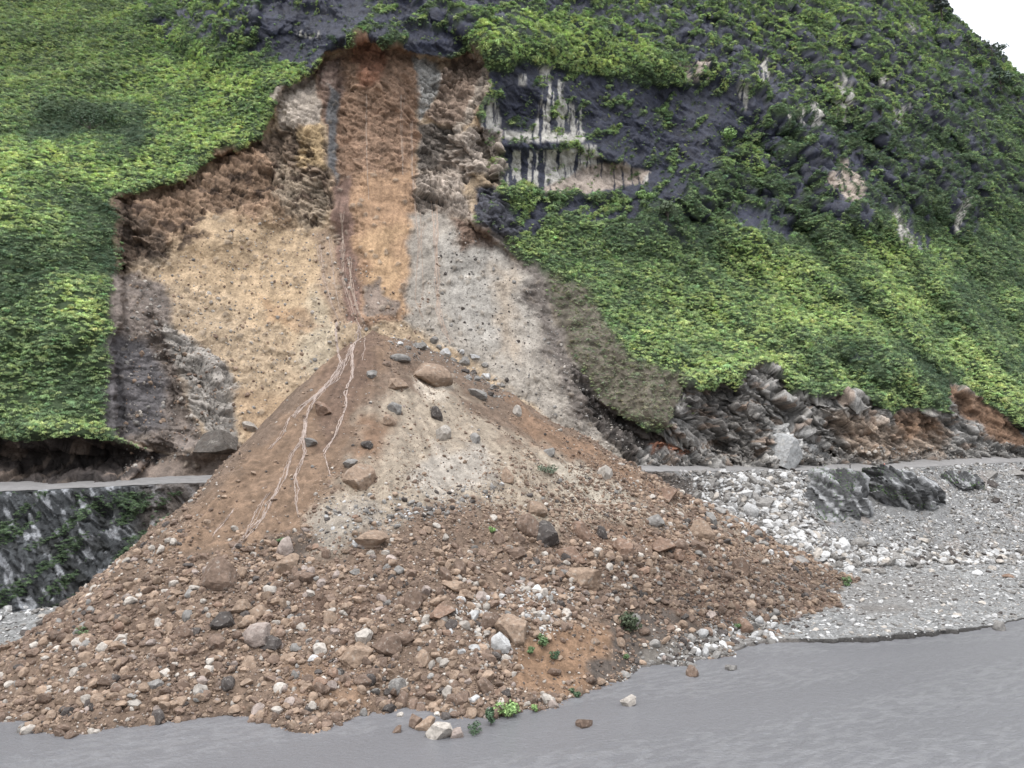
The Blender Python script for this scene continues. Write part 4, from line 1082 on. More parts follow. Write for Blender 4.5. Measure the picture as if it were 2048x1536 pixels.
# on the scree slope and the gravel bar
def on_grid(Pg, n, ok_fn):
    A_ = Pg[:-1, :-1]; du = Pg[:-1, 1:] - A_; dv = Pg[1:, :-1] - A_
    ar = np.linalg.norm(np.cross(du, dv), axis=-1); w_ = ar * ok_fn(A_)
    i = RNG.choice(w_.size, n, p=(w_ / w_.sum()).ravel()); r0, c0 = np.unravel_index(i, w_.shape)
    a_, b2 = RNG.uniform(0, 1, (2, n, 1))
    return A_[r0, c0] + du[r0, c0] * a_ + dv[r0, c0] * b2, ar.sum(), (r0, c0)
def scree_ok(A_):
    u, v = proj(A_)
    k = sstep(1250, 1330, u) * (u < 2120) * (v < 1180)
    for poly in ([(1610, 945), (1750, 960), (1750, 1040), (1690, 1065), (1640, 1050)], [(1755, 960), (1890, 985), (1895, 1045), (1770, 1030)]):
        k = k * (1 - .85 * sstep(-4, 4, polysd(u, v, poly)))
    big = sstep(-25, 25, polysd(u, v, [(1390, 940), (1600, 940), (1610, 1040), (1700, 1100), (2048, 1110), (2048, 1150), (1600, 1150), (1430, 1060)]))
    return k * (.5 + .8 * big)
pp, ar, _ = on_grid(SLOPEP[4:-4], 26000, scree_ok); n = len(pp); pu, pv = proj(pp)
big = sstep(-25, 25, polysd(pu, pv, [(1390, 940), (1600, 940), (1610, 1040), (1700, 1100), (2048, 1110), (2048, 1150), (1600, 1150), (1430, 1060)]))
r_ = np.minimum(.14 * RNG.uniform(.02, 1, n) ** -.5, .9) * (.75 + .75 * big)
tint = pal(n, ["white", "grey", "dark", "pale"], [.42, .42, .06, .1]) * 1.0
mud_ = sstep(1400, 1330, pu)[:, None] * .8; tint = tint * (1 - mud_) + np.array(S(120, 106, 94)) * mud_
scl = r_[:, None] * np.stack([RNG.uniform(.8, 1.5, n), RNG.uniform(.8, 1.3, n), RNG.uniform(.35, .8, n)], -1)
rot = np.stack([RNG.normal(-.3, .5, n), RNG.normal(.2, .5, n), RNG.uniform(0, 6.28, n)], -1)
scatter("scree_stones", pp + np.array([0, 0, 1.]) * (r_ * .2)[:, None], tint, rot, scl, RNG.integers(0, 10, n), SMALL, ("pale grey broken stones covering the slope under the road", "scree"))
def bar_ok(A_):
    u, v = proj(A_); return ((u > -80) & (u < 2120) & (A_[..., 2] > .25)) * (1 - .8 * sstep(-5, 10, polysd(u, v, [(1690, 1205), (1790, 1200), (1850, 1222), (1740, 1230)])))
pp, ar, _ = on_grid(GP[9:], 22000, bar_ok); n = len(pp)
pu, pv = proj(pp)
r_ = np.minimum(.10 * RNG.uniform(.02, 1, n) ** -.5, .55) * (1 + .5 * sstep(300, 100, pu))
tint = pal(n, ["white", "grey", "dark", "pale"], [.4, .45, .07, .08])
scl = r_[:, None] * np.stack([RNG.uniform(.9, 1.5, n), RNG.uniform(.8, 1.3, n), RNG.uniform(.4, .7, n)], -1)
rot = np.stack([RNG.normal(0, .25, n), RNG.normal(0, .25, n), RNG.uniform(0, 6.28, n)], -1)
scatter("gravel", pp + np.array([0, 0, 1.]) * (r_ * .15)[:, None], tint, rot, scl, RNG.integers(0, 10, n), SMALL, ("pale river stones lying on the gravel bar", "gravel"))
# stones stuck in the lower part of the scar and along the road
def scar_ok(A_):
    u, v = proj(A_)
    k = sstep(0, 6, polysd(u, v, [(250, 560), (520, 420), (680, 480), (820, 620), (900, 440), (1080, 570), (1140, 720), (1300, 900), (1270, 930), (900, 760), (640, 760), (480, 880), (240, 960)]))
    return k * .6 + ((v > 895) & (v < 935) & (u > 1290) & (u < 2100)) * 1.6
pp, ar, _ = on_grid(P[::2, ::2], 9000, scar_ok); n = len(pp)
r_ = np.minimum(.10 * RNG.uniform(.02, 1, n) ** -.5, .6); pu, pv = proj(pp)
tint = pal(n, ["tan", "pale", "grey", "brown"], [.3, .25, .3, .15]); gsel = pu > 880; tint[gsel] = pal(gsel.sum(), ["grey", "pale", "dark"], [.5, .35, .15])
scatter("face_stones", pp, tint, rnd_rot(n), r_[:, None] * RNG.uniform(.7, 1.2, (n, 3)), RNG.integers(0, 10, n), SMALL, ("small stones stuck in the bare scar and along the road cut", "stones"))

# ------------------------------------------------------------------ plant cover of the mountainside
VEG = proto_collection("plant_clump", [leaf_cloud("shrub", 300 + i, 120, .125, 'shrub', .75) for i in range(4)] + [leaf_cloud("grass", 310 + i, 44, .05, 'grass') for i in range(4)], M_LEAF_I)
TZ = np.zeros(U.shape)
def tone(poly, d, soft=30):
    pl = np.array(poly, float); b_ = (U > pl[:, 0].min() - 80) & (U < pl[:, 0].max() + 80) & (V > pl[:, 1].min() - 80) & (V < pl[:, 1].max() + 80)
    TZ[b_] += d * sstep(-soft, soft, polysd(U[b_] + 22 * W1[b_], V[b_] + 22 * W2[b_], pl))
TZ += 0.45 + 0.30 * fbm(HX / 16, HZ / 12, 4, 501) + 0.22 * fbm((HX * .75 - HZ * .66) / 22, (HX * .66 + HZ * .75) / 5, 3, 505) * np.where(U > 1000, 1, .8)
tone([(-60, 20), (250, 20), (330, 90), (260, 180), (-60, 200)], .12)
tone([(240, 150), (420, 110), (610, 140), (540, 220), (500, 290), (360, 370), (230, 390), (300, 280)], .28)
tone([(-60, 290), (180, 290), (240, 390), (120, 420), (-60, 450)], .32)
tone([(70, 205), (290, 215), (300, 285), (70, 290)], -.5, 16)  # bush shadow on the left slope, painted in as darker leaf tint
tone([(110, 395), (215, 380), (240, 460), (235, 560), (140, 480)], -.5, 18)
tone([(90, 540), (220, 640), (200, 720), (110, 620)], .3)
tone([(60, 840), (210, 830), (230, 880), (60, 885)], .22, 14)
tone([(-60, 470), (60, 480), (120, 620), (-60, 600)], -.2)
tone([(940, 60), (1250, 70), (1320, 140), (1000, 140)], .35, 20)
tone([(1440, 490), (1560, 480), (1800, 560), (1880, 740), (1700, 700), (1500, 640)], .26)
tone([(1700, 460), (1790, 470), (1920, 640), (1840, 660)], .3, 18)
tone([(1880, 640), (1960, 700), (2100, 880), (2030, 850), (1900, 740)], .35, 18)
tone([(1190, 580), (1500, 620), (1560, 740), (1380, 770), (1260, 700)], .22)
tone([(1250, 380), (1480, 340), (1560, 470), (1350, 560), (1180, 500)], -.18)
tone([(1480, 230), (1900, 250), (1950, 480), (1560, 460)], -.32)
tone([(1840, 120), (2100, 200), (2100, 620), (1960, 560)], -.22)
tone([(1330, -30), (1560, -30), (1880, 80), (1700, 260), (1560, 130)], .05)
tone([(1760, 560), (1960, 560), (2100, 760), (1960, 700)], -.25)
tone([(1330, 740), (1480, 760), (1620, 790), (1790, 820), (1860, 790), (1700, 740), (1500, 700)], .12, 16)
d_v, _ = linedist(U, V, [(1600, 470), (1700, 580), (1800, 700), (1890, 780)]); TZ -= .5 * np.exp(-(d_v / 26) ** 2)
d_v, _ = linedist(U, V, [(1690, 700), (1740, 730), (1760, 745)]); TZ -= .3 * np.exp(-(d_v / 26) ** 2)
clear = sstep(-2, 5, sd_scar)
VD = np.clip(1 - ROCKY * 1.15, 0, 1) * sstep(1000, 965, V0)
VD *= (1 - .0 * TZ)
VD = np.maximum(VD * (1 - clear), faded * .75 * (1 - clear) * sstep(-.25, .3, nA + .6 * nB))
VD *= 1 - .8 * under
gap = sstep(-.95, -.35, fbm(HX / 4, HZ / 3, 3, 511)); VD *= .35 + .65 * gap
onrock = ROCKY * sstep(.30, .5, fbm((HX * .8 - HZ * .6) / 2.2, (HX * .6 + HZ * .8) / 7, 4, 515)) * (V < 500) * (1 - clear) * .6
VD = np.maximum(VD, onrock)
VD *= (U > -70) & (U < 2115) & (V0 > -45) & (back < 30)
VD = np.where(V0 > V3(U) - 3, 0, VD)
A_ = P[:-1, :-1]; du = P[:-1, 1:] - A_; dv = P[1:, :-1] - A_
ar = np.linalg.norm(np.cross(du, dv), axis=-1)
cone_cov = polysd(U[:-1, :-1], V[:-1, :-1], [(740, 640), (400, 1000), (300, 1100), (1400, 1100), (1300, 950)]) > 15
w_ = ar * VD[:-1, :-1] * ~cone_cov
NV = int(min(260000, w_.sum() * 2.0))
i = RNG.choice(w_.size, NV, p=(w_ / w_.sum()).ravel()); r0, c0 = np.unravel_index(i, w_.shape)
a_, b2 = RNG.uniform(0, 1, (2, NV, 1))
pp = A_[r0, c0] + du[r0, c0] * a_ + dv[r0, c0] * b2
t = np.clip(TZ[r0, c0] + RNG.normal(0, .16, NV), 0, 1.15)
rk = np.maximum(ROCKY[r0, c0] * (1 - faded[r0, c0]), 0) > .5
ramp = np.array([S(68, 92, 62), S(110, 138, 80), S(150, 174, 88), S(178, 194, 98)]) * 1.8
ti = np.clip(t / 1.15 * 3, 0, 2.999); k0 = ti.astype(int); fr = (ti - k0)[:, None]
tint = ramp[k0] * (1 - fr) + ramp[k0 + 1] * fr
left_up = sstep(350, 150, U[r0, c0]) * sstep(260, 120, V[r0, c0]) * .5
tint = tint * (1 - left_up[:, None]) + np.array(S(140, 158, 88)) * 1.4 * left_up[:, None]
fd = faded[r0, c0][:, None]; tint = tint * (1 - fd) + (np.array(S(138, 136, 104)) * 1.5 * RNG.uniform(.7, 1.2, (NV, 1)) * (1 - t[:, None] * .5) + ramp[1] * t[:, None] * .5) * fd
tint[rk] = tint[rk] * .85
hz = np.clip(1 + RNG.normal(0, .2, NV), .5, 1.5)[:, None] * np.stack([1 + RNG.normal(0, .08, NV), np.ones(NV), np.ones(NV)], -1); tint = tint * hz
grass = RNG.uniform(0, 1, NV) < np.clip(.25 + .75 * (t - .3), .12, .85)
idx = np.where(grass, RNG.integers(4, 8, NV), RNG.integers(0, 4, NV))
s_ = RNG.uniform(.35, .95, NV) * (1 + .8 * (RNG.uniform(0, 1, NV) < .06) * (U[r0, c0] > 900)) * np.where(grass, .95, 1.0) * np.where(rk, .8, 1) * (1 - .35 * faded[r0, c0])
scl = np.stack([s_ * RNG.uniform(.85, 1.25, NV), s_ * RNG.uniform(.85, 1.25, NV), s_ * RNG.uniform(.7, 1.15, NV)], -1)
nn = NRM[r0, c0]
rot = np.stack([0.45 * -nn[:, 1] * -1 * -1 + RNG.normal(0, .15, NV), RNG.normal(0, .15, NV), RNG.uniform(0, 6.28, NV)], -1)
rot[:, 0] = RNG.normal(.0, .2, NV); rot[:, 1] = RNG.normal(.0, .2, NV)
scatter("plant_cover", pp - np.array([0, 0, .1]), tint, rot, scl, idx, VEG, ("dense low grass, ferns and shrubs covering the steep mountainside", "undergrowth"))
# tufts on the wall below the road
def wall_ok(A_):
    u, v = proj(A_); x_, z_ = A_[..., 0], A_[..., 2]
    k = sstep(.02, .35, fbm((x_ * .7 + z_ * .7) / 9, (x_ * .7 - z_ * .7) / 3.5, 3, 521)) * (u > -80) * (u < 420) * (v > 985) * (v < 1215)
    k2 = 0
    for poly in ([(1605, 950), (1650, 950), (1668, 985), (1660, 1030), (1640, 1000), (1612, 975)], [(1660, 985), (1745, 1000), (1752, 1030), (1690, 1065), (1650, 1052), (1690, 1035), (1720, 1015)], [(1805, 1003), (1885, 1005), (1885, 1012), (1810, 1012)], [(1905, 945), (1945, 960), (1940, 985), (1925, 970)], [(1866, 1040), (1890, 1030), (1880, 1050)]):
        k2 = np.maximum(k2, sstep(-4, 5, polysd(u, v, poly)))
    return np.maximum(k, 0)
pp, ar2, (r0, c0) = on_grid(SLOPEP[4:-8], 4200, wall_ok); n = len(pp)
tint = ramp[0] * .75 + (ramp[1] * .5 - ramp[0] * .3) * RNG.uniform(0, 1, (n, 1))
s_ = RNG.uniform(.2, .5, n)
scatter("wall_tufts", pp, tint, np.stack([RNG.normal(0, .2, n), RNG.normal(0, .2, n), RNG.uniform(0, 6.28, n)], -1), np.stack([s_, s_, s_ * .7], -1), RNG.integers(0, 8, n), VEG, ("dark green tufts growing in the rock wall below the road", "tufts"))
#@@PART5
# ------------------------------------------------------------------ trickles of pale mud
def ribbons(name, lines, col, label, lift=0.05, noise=2.2):
    """low raised tongues of wet mud lying on the ground they run over"""
    vv, ff = [], []
    for li, (pts, w0, w1) in enumerate(lines):
        pts = np.array(pts, float); seg = np.hypot(*np.diff(pts, axis=0).T); L_ = np.concatenate([[0], np.cumsum(seg)])
        ts = np.arange(0, L_[-1], 2.6); pu_ = np.interp(ts, L_, pts[:, 0]); pv_ = np.interp(ts, L_, pts[:, 1])
        pu_ = pu_ + noise * n2(ts / 11, ts * 0 + li * 3.3, 601) + noise * .6 * n2(ts / 4.5, ts * 0 + li * 1.7, 602)
        prev = None
        for k, (a, b_) in enumerate(zip(pu_, pv_)):
            w = (w0 + (w1 - w0) * k / len(ts)) * (1 + .55 * float(n2(ts[k] / 6, li * 2.7, 603)))
            h = [hit(a + s * w * .5, b_) for s in (-1, 0, 1)]
            if any(x is None for x in h) or abs(h[0][0].y - h[2][0].y) > 2.5: prev = None; continue
            b0 = len(vv)
            for j, x in enumerate(h):
                up = (0.02, lift + .07, 0.02)[j]
                vv.append(x[0] + x[1] * up + Vector((0, -.02, 0)))
            if prev is not None:
                ff += [[prev, prev + 1, b0 + 1, b0], [prev + 1, prev + 2, b0 + 2, b0 + 1]]
            prev = b0
    vv = np.array([x[:] for x in vv]); c = np.ones((len(vv), 3)) * col * (1 + .14 * n2(vv[:, 0] * 2, vv[:, 2] * 2, 605))[:, None]
    o = new_obj(name, mesh_np(name, vv, np.array(ff), np.clip(c, .01, .9)), M_MUD)
    tag(o, label, "mud", kind="structure")
def braid(base, n, spread, w):
    out = []
    for k in range(int(n * 1.7 + .5)):
        w_ = w * .45
        out.append(([(a + random.uniform(-spread, spread) * 1.4, b_ + random.uniform(-3, 3)) for a, b_ in base], w_ * random.uniform(.6, 1.2), w_ * random.uniform(.4, 1)))
    return out
rills = []
rills += braid([(672, 645), (674, 680), (678, 705), (684, 725), (672, 745), (655, 768), (636, 792), (620, 815), (611, 842), (606, 872), (596, 892), (584, 908), (575, 932), (569, 960)], 3, 3, 3.2)
rills += braid([(722, 650), (716, 675), (706, 692), (697, 708), (692, 722), (682, 742), (668, 760), (646, 778), (624, 797), (602, 815), (586, 836)], 4, 5, 3.0)
rills += braid([(704, 690), (705, 725), (704, 752), (695, 772), (690, 786), (693, 803), (684, 828), (677, 852), (666, 878), (654, 893), (647, 907)], 2, 2, 4.0)
rills += braid([(648, 907), (655, 930), (662, 956)], 1, 1, 2.6)
rills += braid([(612, 845), (607, 880), (610, 905), (600, 932), (590, 952), (593, 980), (590, 1008), (597, 1036)], 3, 3, 3.0)
rills += braid([(566, 955), (550, 990), (536, 1010), (526, 1035), (502, 1060), (482, 1085), (462, 1102)], 3, 5, 2.6)
rills += braid([(536, 985), (520, 1010), (510, 1035), (496, 1062), (470, 1092)], 2, 4, 2.4)
rills += braid([(466, 1020), (442, 1050), (424, 1072)], 2, 3, 2.2)
rills += braid([(728, 668), (731, 700), (722, 722)], 1, 1, 2.2)
rills += braid([(585, 836), (560, 870), (540, 900)], 2, 6, 2)
ribbons("mud_trickles", rills, S(190, 166, 150), "pale pinkish mud trickles braiding down the left of the debris fan")
drips = []
drips += braid([(683, 425), (685, 500), (690, 560), (704, 618), (720, 652)], 3, 4, 2.6)
drips += braid([(700, 520), (704, 575), (716, 630), (736, 660)], 3, 4, 2.6)
drips += braid([(636, 490), (648, 560), (664, 612), (676, 642)], 3, 4, 2.4)
drips += braid([(658, 470), (668, 560), (682, 625)], 2, 4, 2.2)
drips += braid([(868, 400), (873, 470), (873, 560), (877, 620), (890, 660), (905, 688)], 4, 5, 3.4)
drips += braid([(850, 448), (837, 490), (834, 560), (829, 600), (845, 640)], 2, 2, 2.2)
drips += braid([(840, 420), (844, 520), (847, 580), (842, 612)], 1, 1, 2.0)
drips += braid([(733, 190), (733, 260), (735, 335), (737, 400)], 1, 1, 2.4)
drips += braid([(806, 190), (804, 260), (806, 350)], 2, 3, 2.4)
drips += braid([(822, 240), (824, 340), (830, 420), (838, 500)], 2, 2, 2.6)
ribbons("mud_streaks", drips, S(188, 160, 136), "pale vertical mud streaks running down the landslide chute", .02, 1.2)

# ------------------------------------------------------------------ bushes and trees
def lobes(seed, lobes_, n, size):
    r = np.random.default_rng(seed); V_, L_ = [], []
    lob = np.array(lobes_, float); wt = (lob[:, 3] * lob[:, 4]); wt /= wt.sum()
    k = r.choice(len(lob), n, p=wt)
    d = r.normal(0, 1, (n, 3)); d /= np.linalg.norm(d, axis=1, keepdims=True)
    c = lob[k, :3] + d * (r.uniform(.25, 1, (n, 1)) ** .45) * np.stack([lob[k, 3], lob[k, 3], lob[k, 4]], -1)
    nr = d + r.normal(0, .6, (n, 3)) + np.array([0, 0, .5]); nr /= np.linalg.norm(nr, axis=1, keepdims=True)
    t1 = np.cross(nr, r.normal(0, 1, (n, 3))); t1 /= np.linalg.norm(t1, axis=1, keepdims=True); t2 = np.cross(nr, t1)
    s = (size * r.uniform(.6, 1.4, n))[:, None]
    V_ = np.stack([c - t1 * s, c + t2 * s * .5, c + t1 * s, c - t2 * s * .5], 1).reshape(-1, 3)
    return V_, np.arange(4 * n).reshape(-1, 4), np.repeat(r.uniform(0, 1, n), 4)
def tubes(segs, n=7):
    V_, F_ = [], []
    for p0, p1, r0_, r1_ in segs:
        p0, p1 = Vector(p0), Vector(p1); q = (p1 - p0).to_track_quat('Z', 'Y'); b_ = len(V_)
        for p, r in ((p0, r0_), (p1, r1_)):
            for k in range(n):
                V_.append((p + q @ Vector((math.cos(k * 6.2832 / n) * r, math.sin(k * 6.2832 / n) * r, 0)))[:])
        F_ += [[b_ + k, b_ + (k + 1) % n, b_ + n + (k + 1) % n, b_ + n + k] for k in range(n)]
    return np.array(V_), np.array(F_)
def plant(u, v, hp, wp, kind, col, label, group, name, cat, seed):
    hh = hit(u, v)
    if hh is None: print("MISS", label); return
    loc, nrm, ob = hh; d = loc.y; H = hp / FPX * d; W = wp / FPX * d * .5
    r = random.Random(seed)
    root = bpy.data.objects.new(name, None); COL.objects.link(root); root.location = loc; root.empty_display_size = .2
    tag(root, label, cat, group)
    segs, lob = [], []
    if kind == 'pine':
        lean = r.uniform(-.06, .06) * H
        segs.append(((0, 0, -.4), (lean * .5, 0, H * .5), .035 * H, .024 * H)); segs.append(((lean * .5, 0, H * .5), (lean, 0, H * .97), .024 * H, .006 * H))
        nl = 6
        for k in range(nl):
            z = H * (.38 + .6 * k / (nl - 1)); rad_ = W * (1.0 - .72 * k / (nl - 1)) * r.uniform(.75, 1.1)
            for j in range(4 if k < nl - 1 else 1):
                a = r.uniform(0, 6.28); e = (lean * z / H + math.cos(a) * rad_ * .7, math.sin(a) * rad_ * .7, z + .03 * H)
                if k < nl - 1: segs.append(((lean * z / H, 0, z - .04 * H), e, .010 * H, .004 * H))
                lob.append((*e, rad_ * .42, H * .035 + .12))
        n, sz = 900, .045 * H
    else:
        for k in range(6 if kind == 'tree' else 4):
            a = r.uniform(0, 6.28); q = r.uniform(.2, .6) if kind == 'tree' else r.uniform(.35, .9); zz = H * (r.uniform(.5, .8) if kind == 'tree' else r.uniform(.15, .75))
            e = (math.cos(a) * W * q, math.sin(a) * W * q, zz)
            lob.append((*e, W * r.uniform(.38, .6), H * r.uniform(.16, .3))); segs.append(((0, 0, H * .1), e, .018 * H + .01, .006 * H))
        lob.append((0, 0, H * .72, W * .55, H * .25) if kind == 'tree' else (r.uniform(-.2, .2) * W, 0, H * .3, W * .5, H * .2)); segs.append(((0, 0, -.3), (0, 0, H * .5), .03 * H + .015, .012 * H))
        n, sz = (700, .05 * H + .03) if kind == 'tree' else (420, .07 * H + .03)
    V_, F_, L_ = lobes(seed, lob, n, sz)
    cr = new_obj("crown" if kind != 'bush' else "leaves", mesh_np("crown", V_, F_, None, False, {"Leaf": L_}), M_LEAF_O, root); cr.color = (*np.clip(np.asarray(col), 0, 1), 1)
    tv, tf = tubes(segs)
    new_obj("trunk" if kind != 'bush' else "stem", mesh_np("trunk", tv, tf), M_BARK, root)
G1, G2, G3 = S(70, 98, 62) * 1.3, S(96, 128, 70) * 1.3, S(130, 170, 76) * 1.3
PL = [
 (1884, 40, 66, 40, 'pine', S(88, 98, 96), "feathery dark pine highest on the skyline at the frame top", "trees on the ridge", "pine_tree", "tree"),
 (1868, 14, 44, 34, 'pine', S(96, 110, 96), "pale feathery tree left of the highest pine on the skyline", "trees on the ridge", "pine_tree", "tree"),
 (1893, 46, 24, 18, 'bush', G1, "dark bush clinging under the highest pine", "trees on the ridge", "shrub", "shrub"),
 (1937, 92, 26, 26, 'pine', S(86, 104, 88), "small dark pine where the ridge steps down", "trees on the ridge", "pine_tree", "tree"),
 (1953, 104, 24, 18, 'pine', S(90, 108, 92), "short pine between the small dark pine and the spreading one", "trees on the ridge", "pine_tree", "tree"),
 (1984, 126, 46, 70, 'pine', S(94, 116, 98), "broad spreading tree leaning out over the ridge edge", "trees on the ridge", "pine_tree", "tree"),
 (1964, 140, 34, 34, 'tree', G2, "round green crown under the spreading ridge tree", "trees on the ridge", "round_tree", "tree"),
 (2003, 186, 60, 50, 'pine', S(92, 116, 94), "tree with a thin bare trunk below the ridge line", "trees on the ridge", "pine_tree", "tree"),
 (2024, 184, 26, 22, 'tree', G1, "dark bushy tree at the lower end of the ridge", "trees on the ridge", "round_tree", "tree"),
 (2036, 205, 34, 40, 'tree', G2, "round bush tree by the right frame edge", "trees on the ridge", "round_tree", "tree"),
 (1762, 232, 30, 34, 'tree', G1, "small tree with a leaning trunk in the middle of the right flank", "trees on the cliff", "cliff_tree", "tree"),
 (1336, 440, 44, 52, 'tree', S(110, 128, 92), "thin grey green tree below the dark streaked cliff", "trees on the cliff", "cliff_tree", "tree"),
 (1452, 298, 44, 66, 'tree', G3, "bright round tree standing on the dark cliff shoulder", "trees on the cliff", "cliff_tree", "tree"),
 (1290, 400, 24, 40, 'bush', G3, "bright bush just right under the pale streaked cliff band", "trees on the cliff", "shrub", "shrub"),
 (672, 92, 22, 34, 'bush', G1, "dark bush hanging at the top left of the landslide chute", "trees on the cliff", "shrub", "shrub"),
 (180, 262, 40, 150, 'tree', G1 * .75, "wide dark bush in the hollow of the left grass slope", "trees on the cliff", "shrub", "shrub"),
 (1016, 1436, 40, 48, 'bush', G3, "bright green leafy branch at the water edge of the toe", "bushes on the debris", "shrub", "shrub"),
 (982, 1450, 34, 28, 'bush', G1, "thin dark green sprig left of the bright branch at the water", "bushes on the debris", "shrub", "shrub"),
 (954, 1466, 20, 38, 'bush', G1, "low dark green sprig lying in the water at the toe", "bushes on the debris", "shrub", "shrub"),
 (1072, 1424, 16, 18, 'bush', G3, "tiny bright sprig right of the bright branch at the water", "bushes on the debris", "shrub", "shrub"),
 (1085, 1294, 26, 28, 'bush', G2, "uprooted green plant on the orange soil near the golden boulder", "bushes on the debris", "shrub", "shrub"),
 (1110, 1320, 18, 24, 'bush', G1, "dark green plant lower on the orange soil", "bushes on the debris", "shrub", "shrub"),
 (1062, 1308, 18, 18, 'bush', G2, "small green plant at the left border of the orange soil", "bushes on the debris", "shrub", "shrub"),
 (1272, 1262, 46, 70, 'bush', S(84, 98, 66) * 1.1, "large dark tangled bush in the brown bank right of the orange soil", "bushes on the debris", "shrub", "shrub"),
 (1150, 1394, 20, 24, 'bush', G1, "dark green plant at the foot of the orange soil by the water", "bushes on the debris", "shrub", "shrub"),
 (1250, 1318, 14, 18, 'bush', G2, "small plant on the dark grey bank near the river", "bushes on the debris", "shrub", "shrub"),
 (1691, 1172, 20, 24, 'bush', G2, "green plant at the far right tip of the debris", "bushes on the debris", "shrub", "shrub"),
 (1090, 946, 24, 46, 'bush', S(116, 132, 104) * 1.1, "grey green bush buried high in the right debris", "bushes on the debris", "shrub", "shrub"),
 (984, 1066, 14, 16, 'bush', G3, "little bright sprig left of the biggest dark block", "bushes on the debris", "shrub", "shrub"),
 (566, 1082, 10, 26, 'bush', G2, "two small leafy sprigs above the pinkish grey block", "bushes on the debris", "shrub", "shrub"),
 (172, 1268, 14, 44, 'bush', G2, "low green sprigs in the dark soil at the far left of the fan", "bushes on the debris", "shrub", "shrub"),
 (1478, 1258, 12, 16, 'bush', G2, "small sprig near the rusty boulder on the shore", "bushes on the debris", "shrub", "shrub"),
]
for i, a in enumerate(PL): plant(*a, 700 + i)

# moss and grass on the outcrops, as their parts
def moss(o, seed, fn, n):
    r = np.random.default_rng(seed); me = o.data
    co = np.array([v.co[:] for v in me.vertices]); no = np.array([v.normal[:] for v in me.vertices])
    ext = np.abs(co).max(0); w = fn(co / ext) * (no[:, 1] < .4)
    w = w * (n2(co[:, 0] * 1.3, co[:, 2] * 1.3, seed) > -.35)
    k = r.choice(len(co), n, p=w / w.sum()); c = co[k] + no[k] * .1 + r.normal(0, .12, (n, 3))
    nr = no[k] + r.normal(0, .5, (n, 3)); nr /= np.linalg.norm(nr, axis=1, keepdims=True)
    t1 = np.cross(nr, r.normal(0, 1, (n, 3))); t1 /= np.linalg.norm(t1, axis=1, keepdims=True); t2 = np.cross(nr, t1); s = r.uniform(.12, .3, (n, 1))
    V_ = np.stack([c - t1 * s, c + t2 * s * .6, c + t1 * s, c - t2 * s * .6], 1).reshape(-1, 3)
    m = new_obj("moss", mesh_np("moss", V_, np.arange(4 * n).reshape(-1, 4), None, False, {"Leaf": np.repeat(r.uniform(0, 1, n), 4)}), M_LEAF_O, o)
    m.color = (*(S(84, 118, 52) * 1.1), 1)
def gz(x, c, w): return np.exp(-((x - c) / w) ** 2)
moss(OUT[0], 801, lambda q: gz(q[:, 2], .65, .3) * (q[:, 0] < .2) + 1.2 * gz(q[:, 2], -.62, .28) * (q[:, 0] > -.5) + .5 * gz(q[:, 0] - q[:, 2] * .4, -.1, .12), 1500)
moss(OUT[1], 803, lambda q: gz(q[:, 2], -.05, .1) + .4 * gz(q[:, 2], .55, .15) * (q[:, 0] < -.2) + .4 * gz(q[:, 2], -.7, .15), 700)
moss(OUT[2], 805, lambda q: gz(q[:, 2], .3, .2) + .1 * (q[:, 0] > 0), 200)

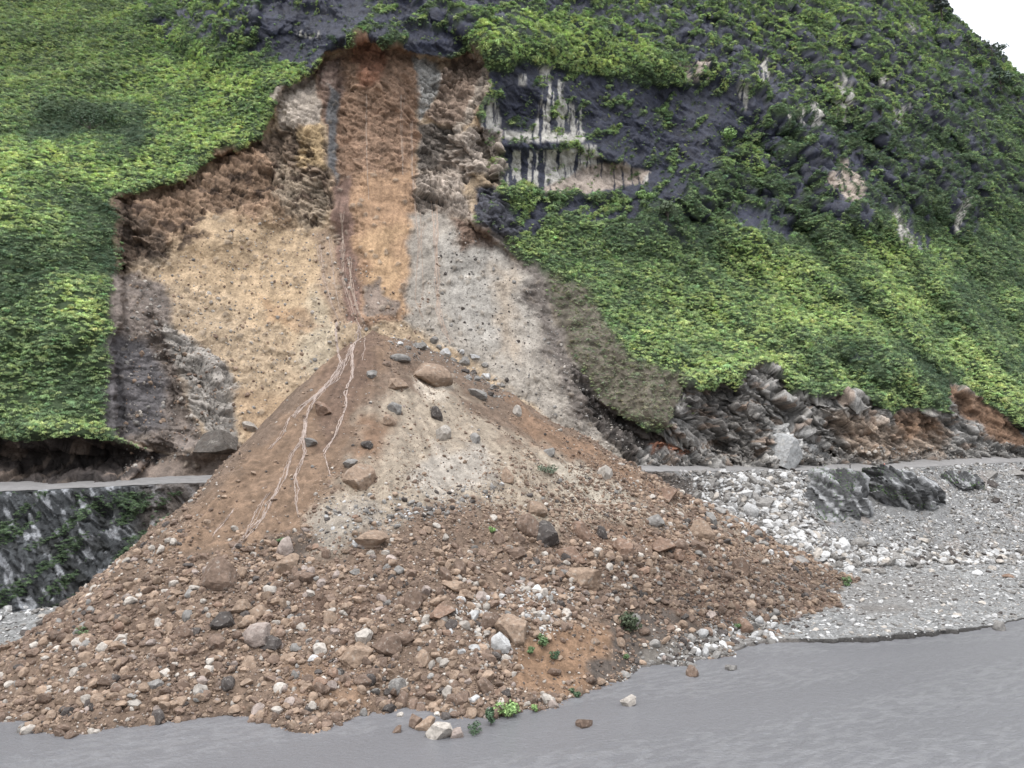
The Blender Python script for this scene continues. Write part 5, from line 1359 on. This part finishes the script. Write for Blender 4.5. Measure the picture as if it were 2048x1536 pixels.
# ------------------------------------------------------------------ a worker in orange and a dark post on the road edge
def worker(u, v):
    loc, nrm, ob = hit(u, v)
    root = bpy.data.objects.new("person", None); COL.objects.link(root); root.location = (loc.x, loc.y + .3, loc.z); root.rotation_euler = (0, 0, .5)
    tag(root, "person in a hooded orange raincoat standing at the road edge", "person")
    J = [(0, 0, .95), (0, 0, 1.2), (0, 0, 1.42), (0, 0, 1.53), (0, -.02, 1.66), (.11, 0, .88), (.12, -.03, .48), (.12, 0, .08), (.12, -.12, .04), (-.11, 0, .88), (-.13, .02, .48), (-.13, .04, .08), (-.13, -.08, .04),
         (.2, 0, 1.4), (.27, -.02, 1.14), (.25, -.14, .92), (-.2, 0, 1.4), (-.27, .0, 1.14), (-.25, -.12, .92)]
    E = [(0, 1), (1, 2), (2, 3), (3, 4), (0, 5), (5, 6), (6, 7), (7, 8), (0, 9), (9, 10), (10, 11), (11, 12), (2, 13), (13, 14), (14, 15), (2, 16), (16, 17), (17, 18)]
    R = [.14, .14, .15, .06, .10, .09, .065, .045, .04, .09, .065, .045, .04, .07, .05, .04, .07, .05, .04]
    me = bpy.data.meshes.new("body"); me.from_pydata(J, E, []); b_ = new_obj("body", me, plain_mat("dark_trousers", S(60, 56, 58)), root)
    sk = b_.modifiers.new("skin", 'SKIN'); b_.modifiers.new("sub", 'SUBSURF').levels = 1
    for i, s in enumerate(me.skin_vertices[0].data): s.radius = (R[i], R[i] * .85); s.use_root = (i == 0)
    prof = [(.34, .42), (.33, .7), (.30, 1.0), (.29, 1.25), (.25, 1.42), (.13, 1.5), (.155, 1.58), (.16, 1.68), (.12, 1.78), (.01, 1.81)]
    V_, F_ = [], []
    for k, (r, z) in enumerate(prof):
        for j in range(16):
            a = j * 2 * math.pi / 16; V_.append((math.cos(a) * r * (1 + .05 * math.sin(5 * a + z * 3)), math.sin(a) * r * .75, z))
    for k in range(len(prof) - 1): F_ += [[k * 16 + j, k * 16 + (j + 1) % 16, (k + 1) * 16 + (j + 1) % 16, (k + 1) * 16 + j] for j in range(16)]
    new_obj("raincoat", mesh_np("raincoat", np.array(V_), np.array(F_)), plain_mat("orange_cloth", S(255, 118, 88) * 1.2, .7), root)
worker(1770, 939)
loc, nrm, ob = hit(1701, 940)
V_, F_ = [], []
for z, r in ((-.3, .15), (1.35, .13), (1.42, .16), (1.52, .15), (1.62, .05)):
    V_ += [(math.cos(k * math.pi / 4) * r, math.sin(k * math.pi / 4) * r, z) for k in range(8)]
for k in range(4): F_ += [[k * 8 + j, k * 8 + (j + 1) % 8, (k + 1) * 8 + (j + 1) % 8, (k + 1) * 8 + j] for j in range(8)]
post = new_obj("road_post", mesh_np("road_post", np.array(V_), np.array(F_), None, False), plain_mat("dark_paint", S(48, 48, 50)))
post.location = (loc.x, loc.y + .2, loc.z); tag(post, "thin dark post at the road edge left of the orange person", "post")
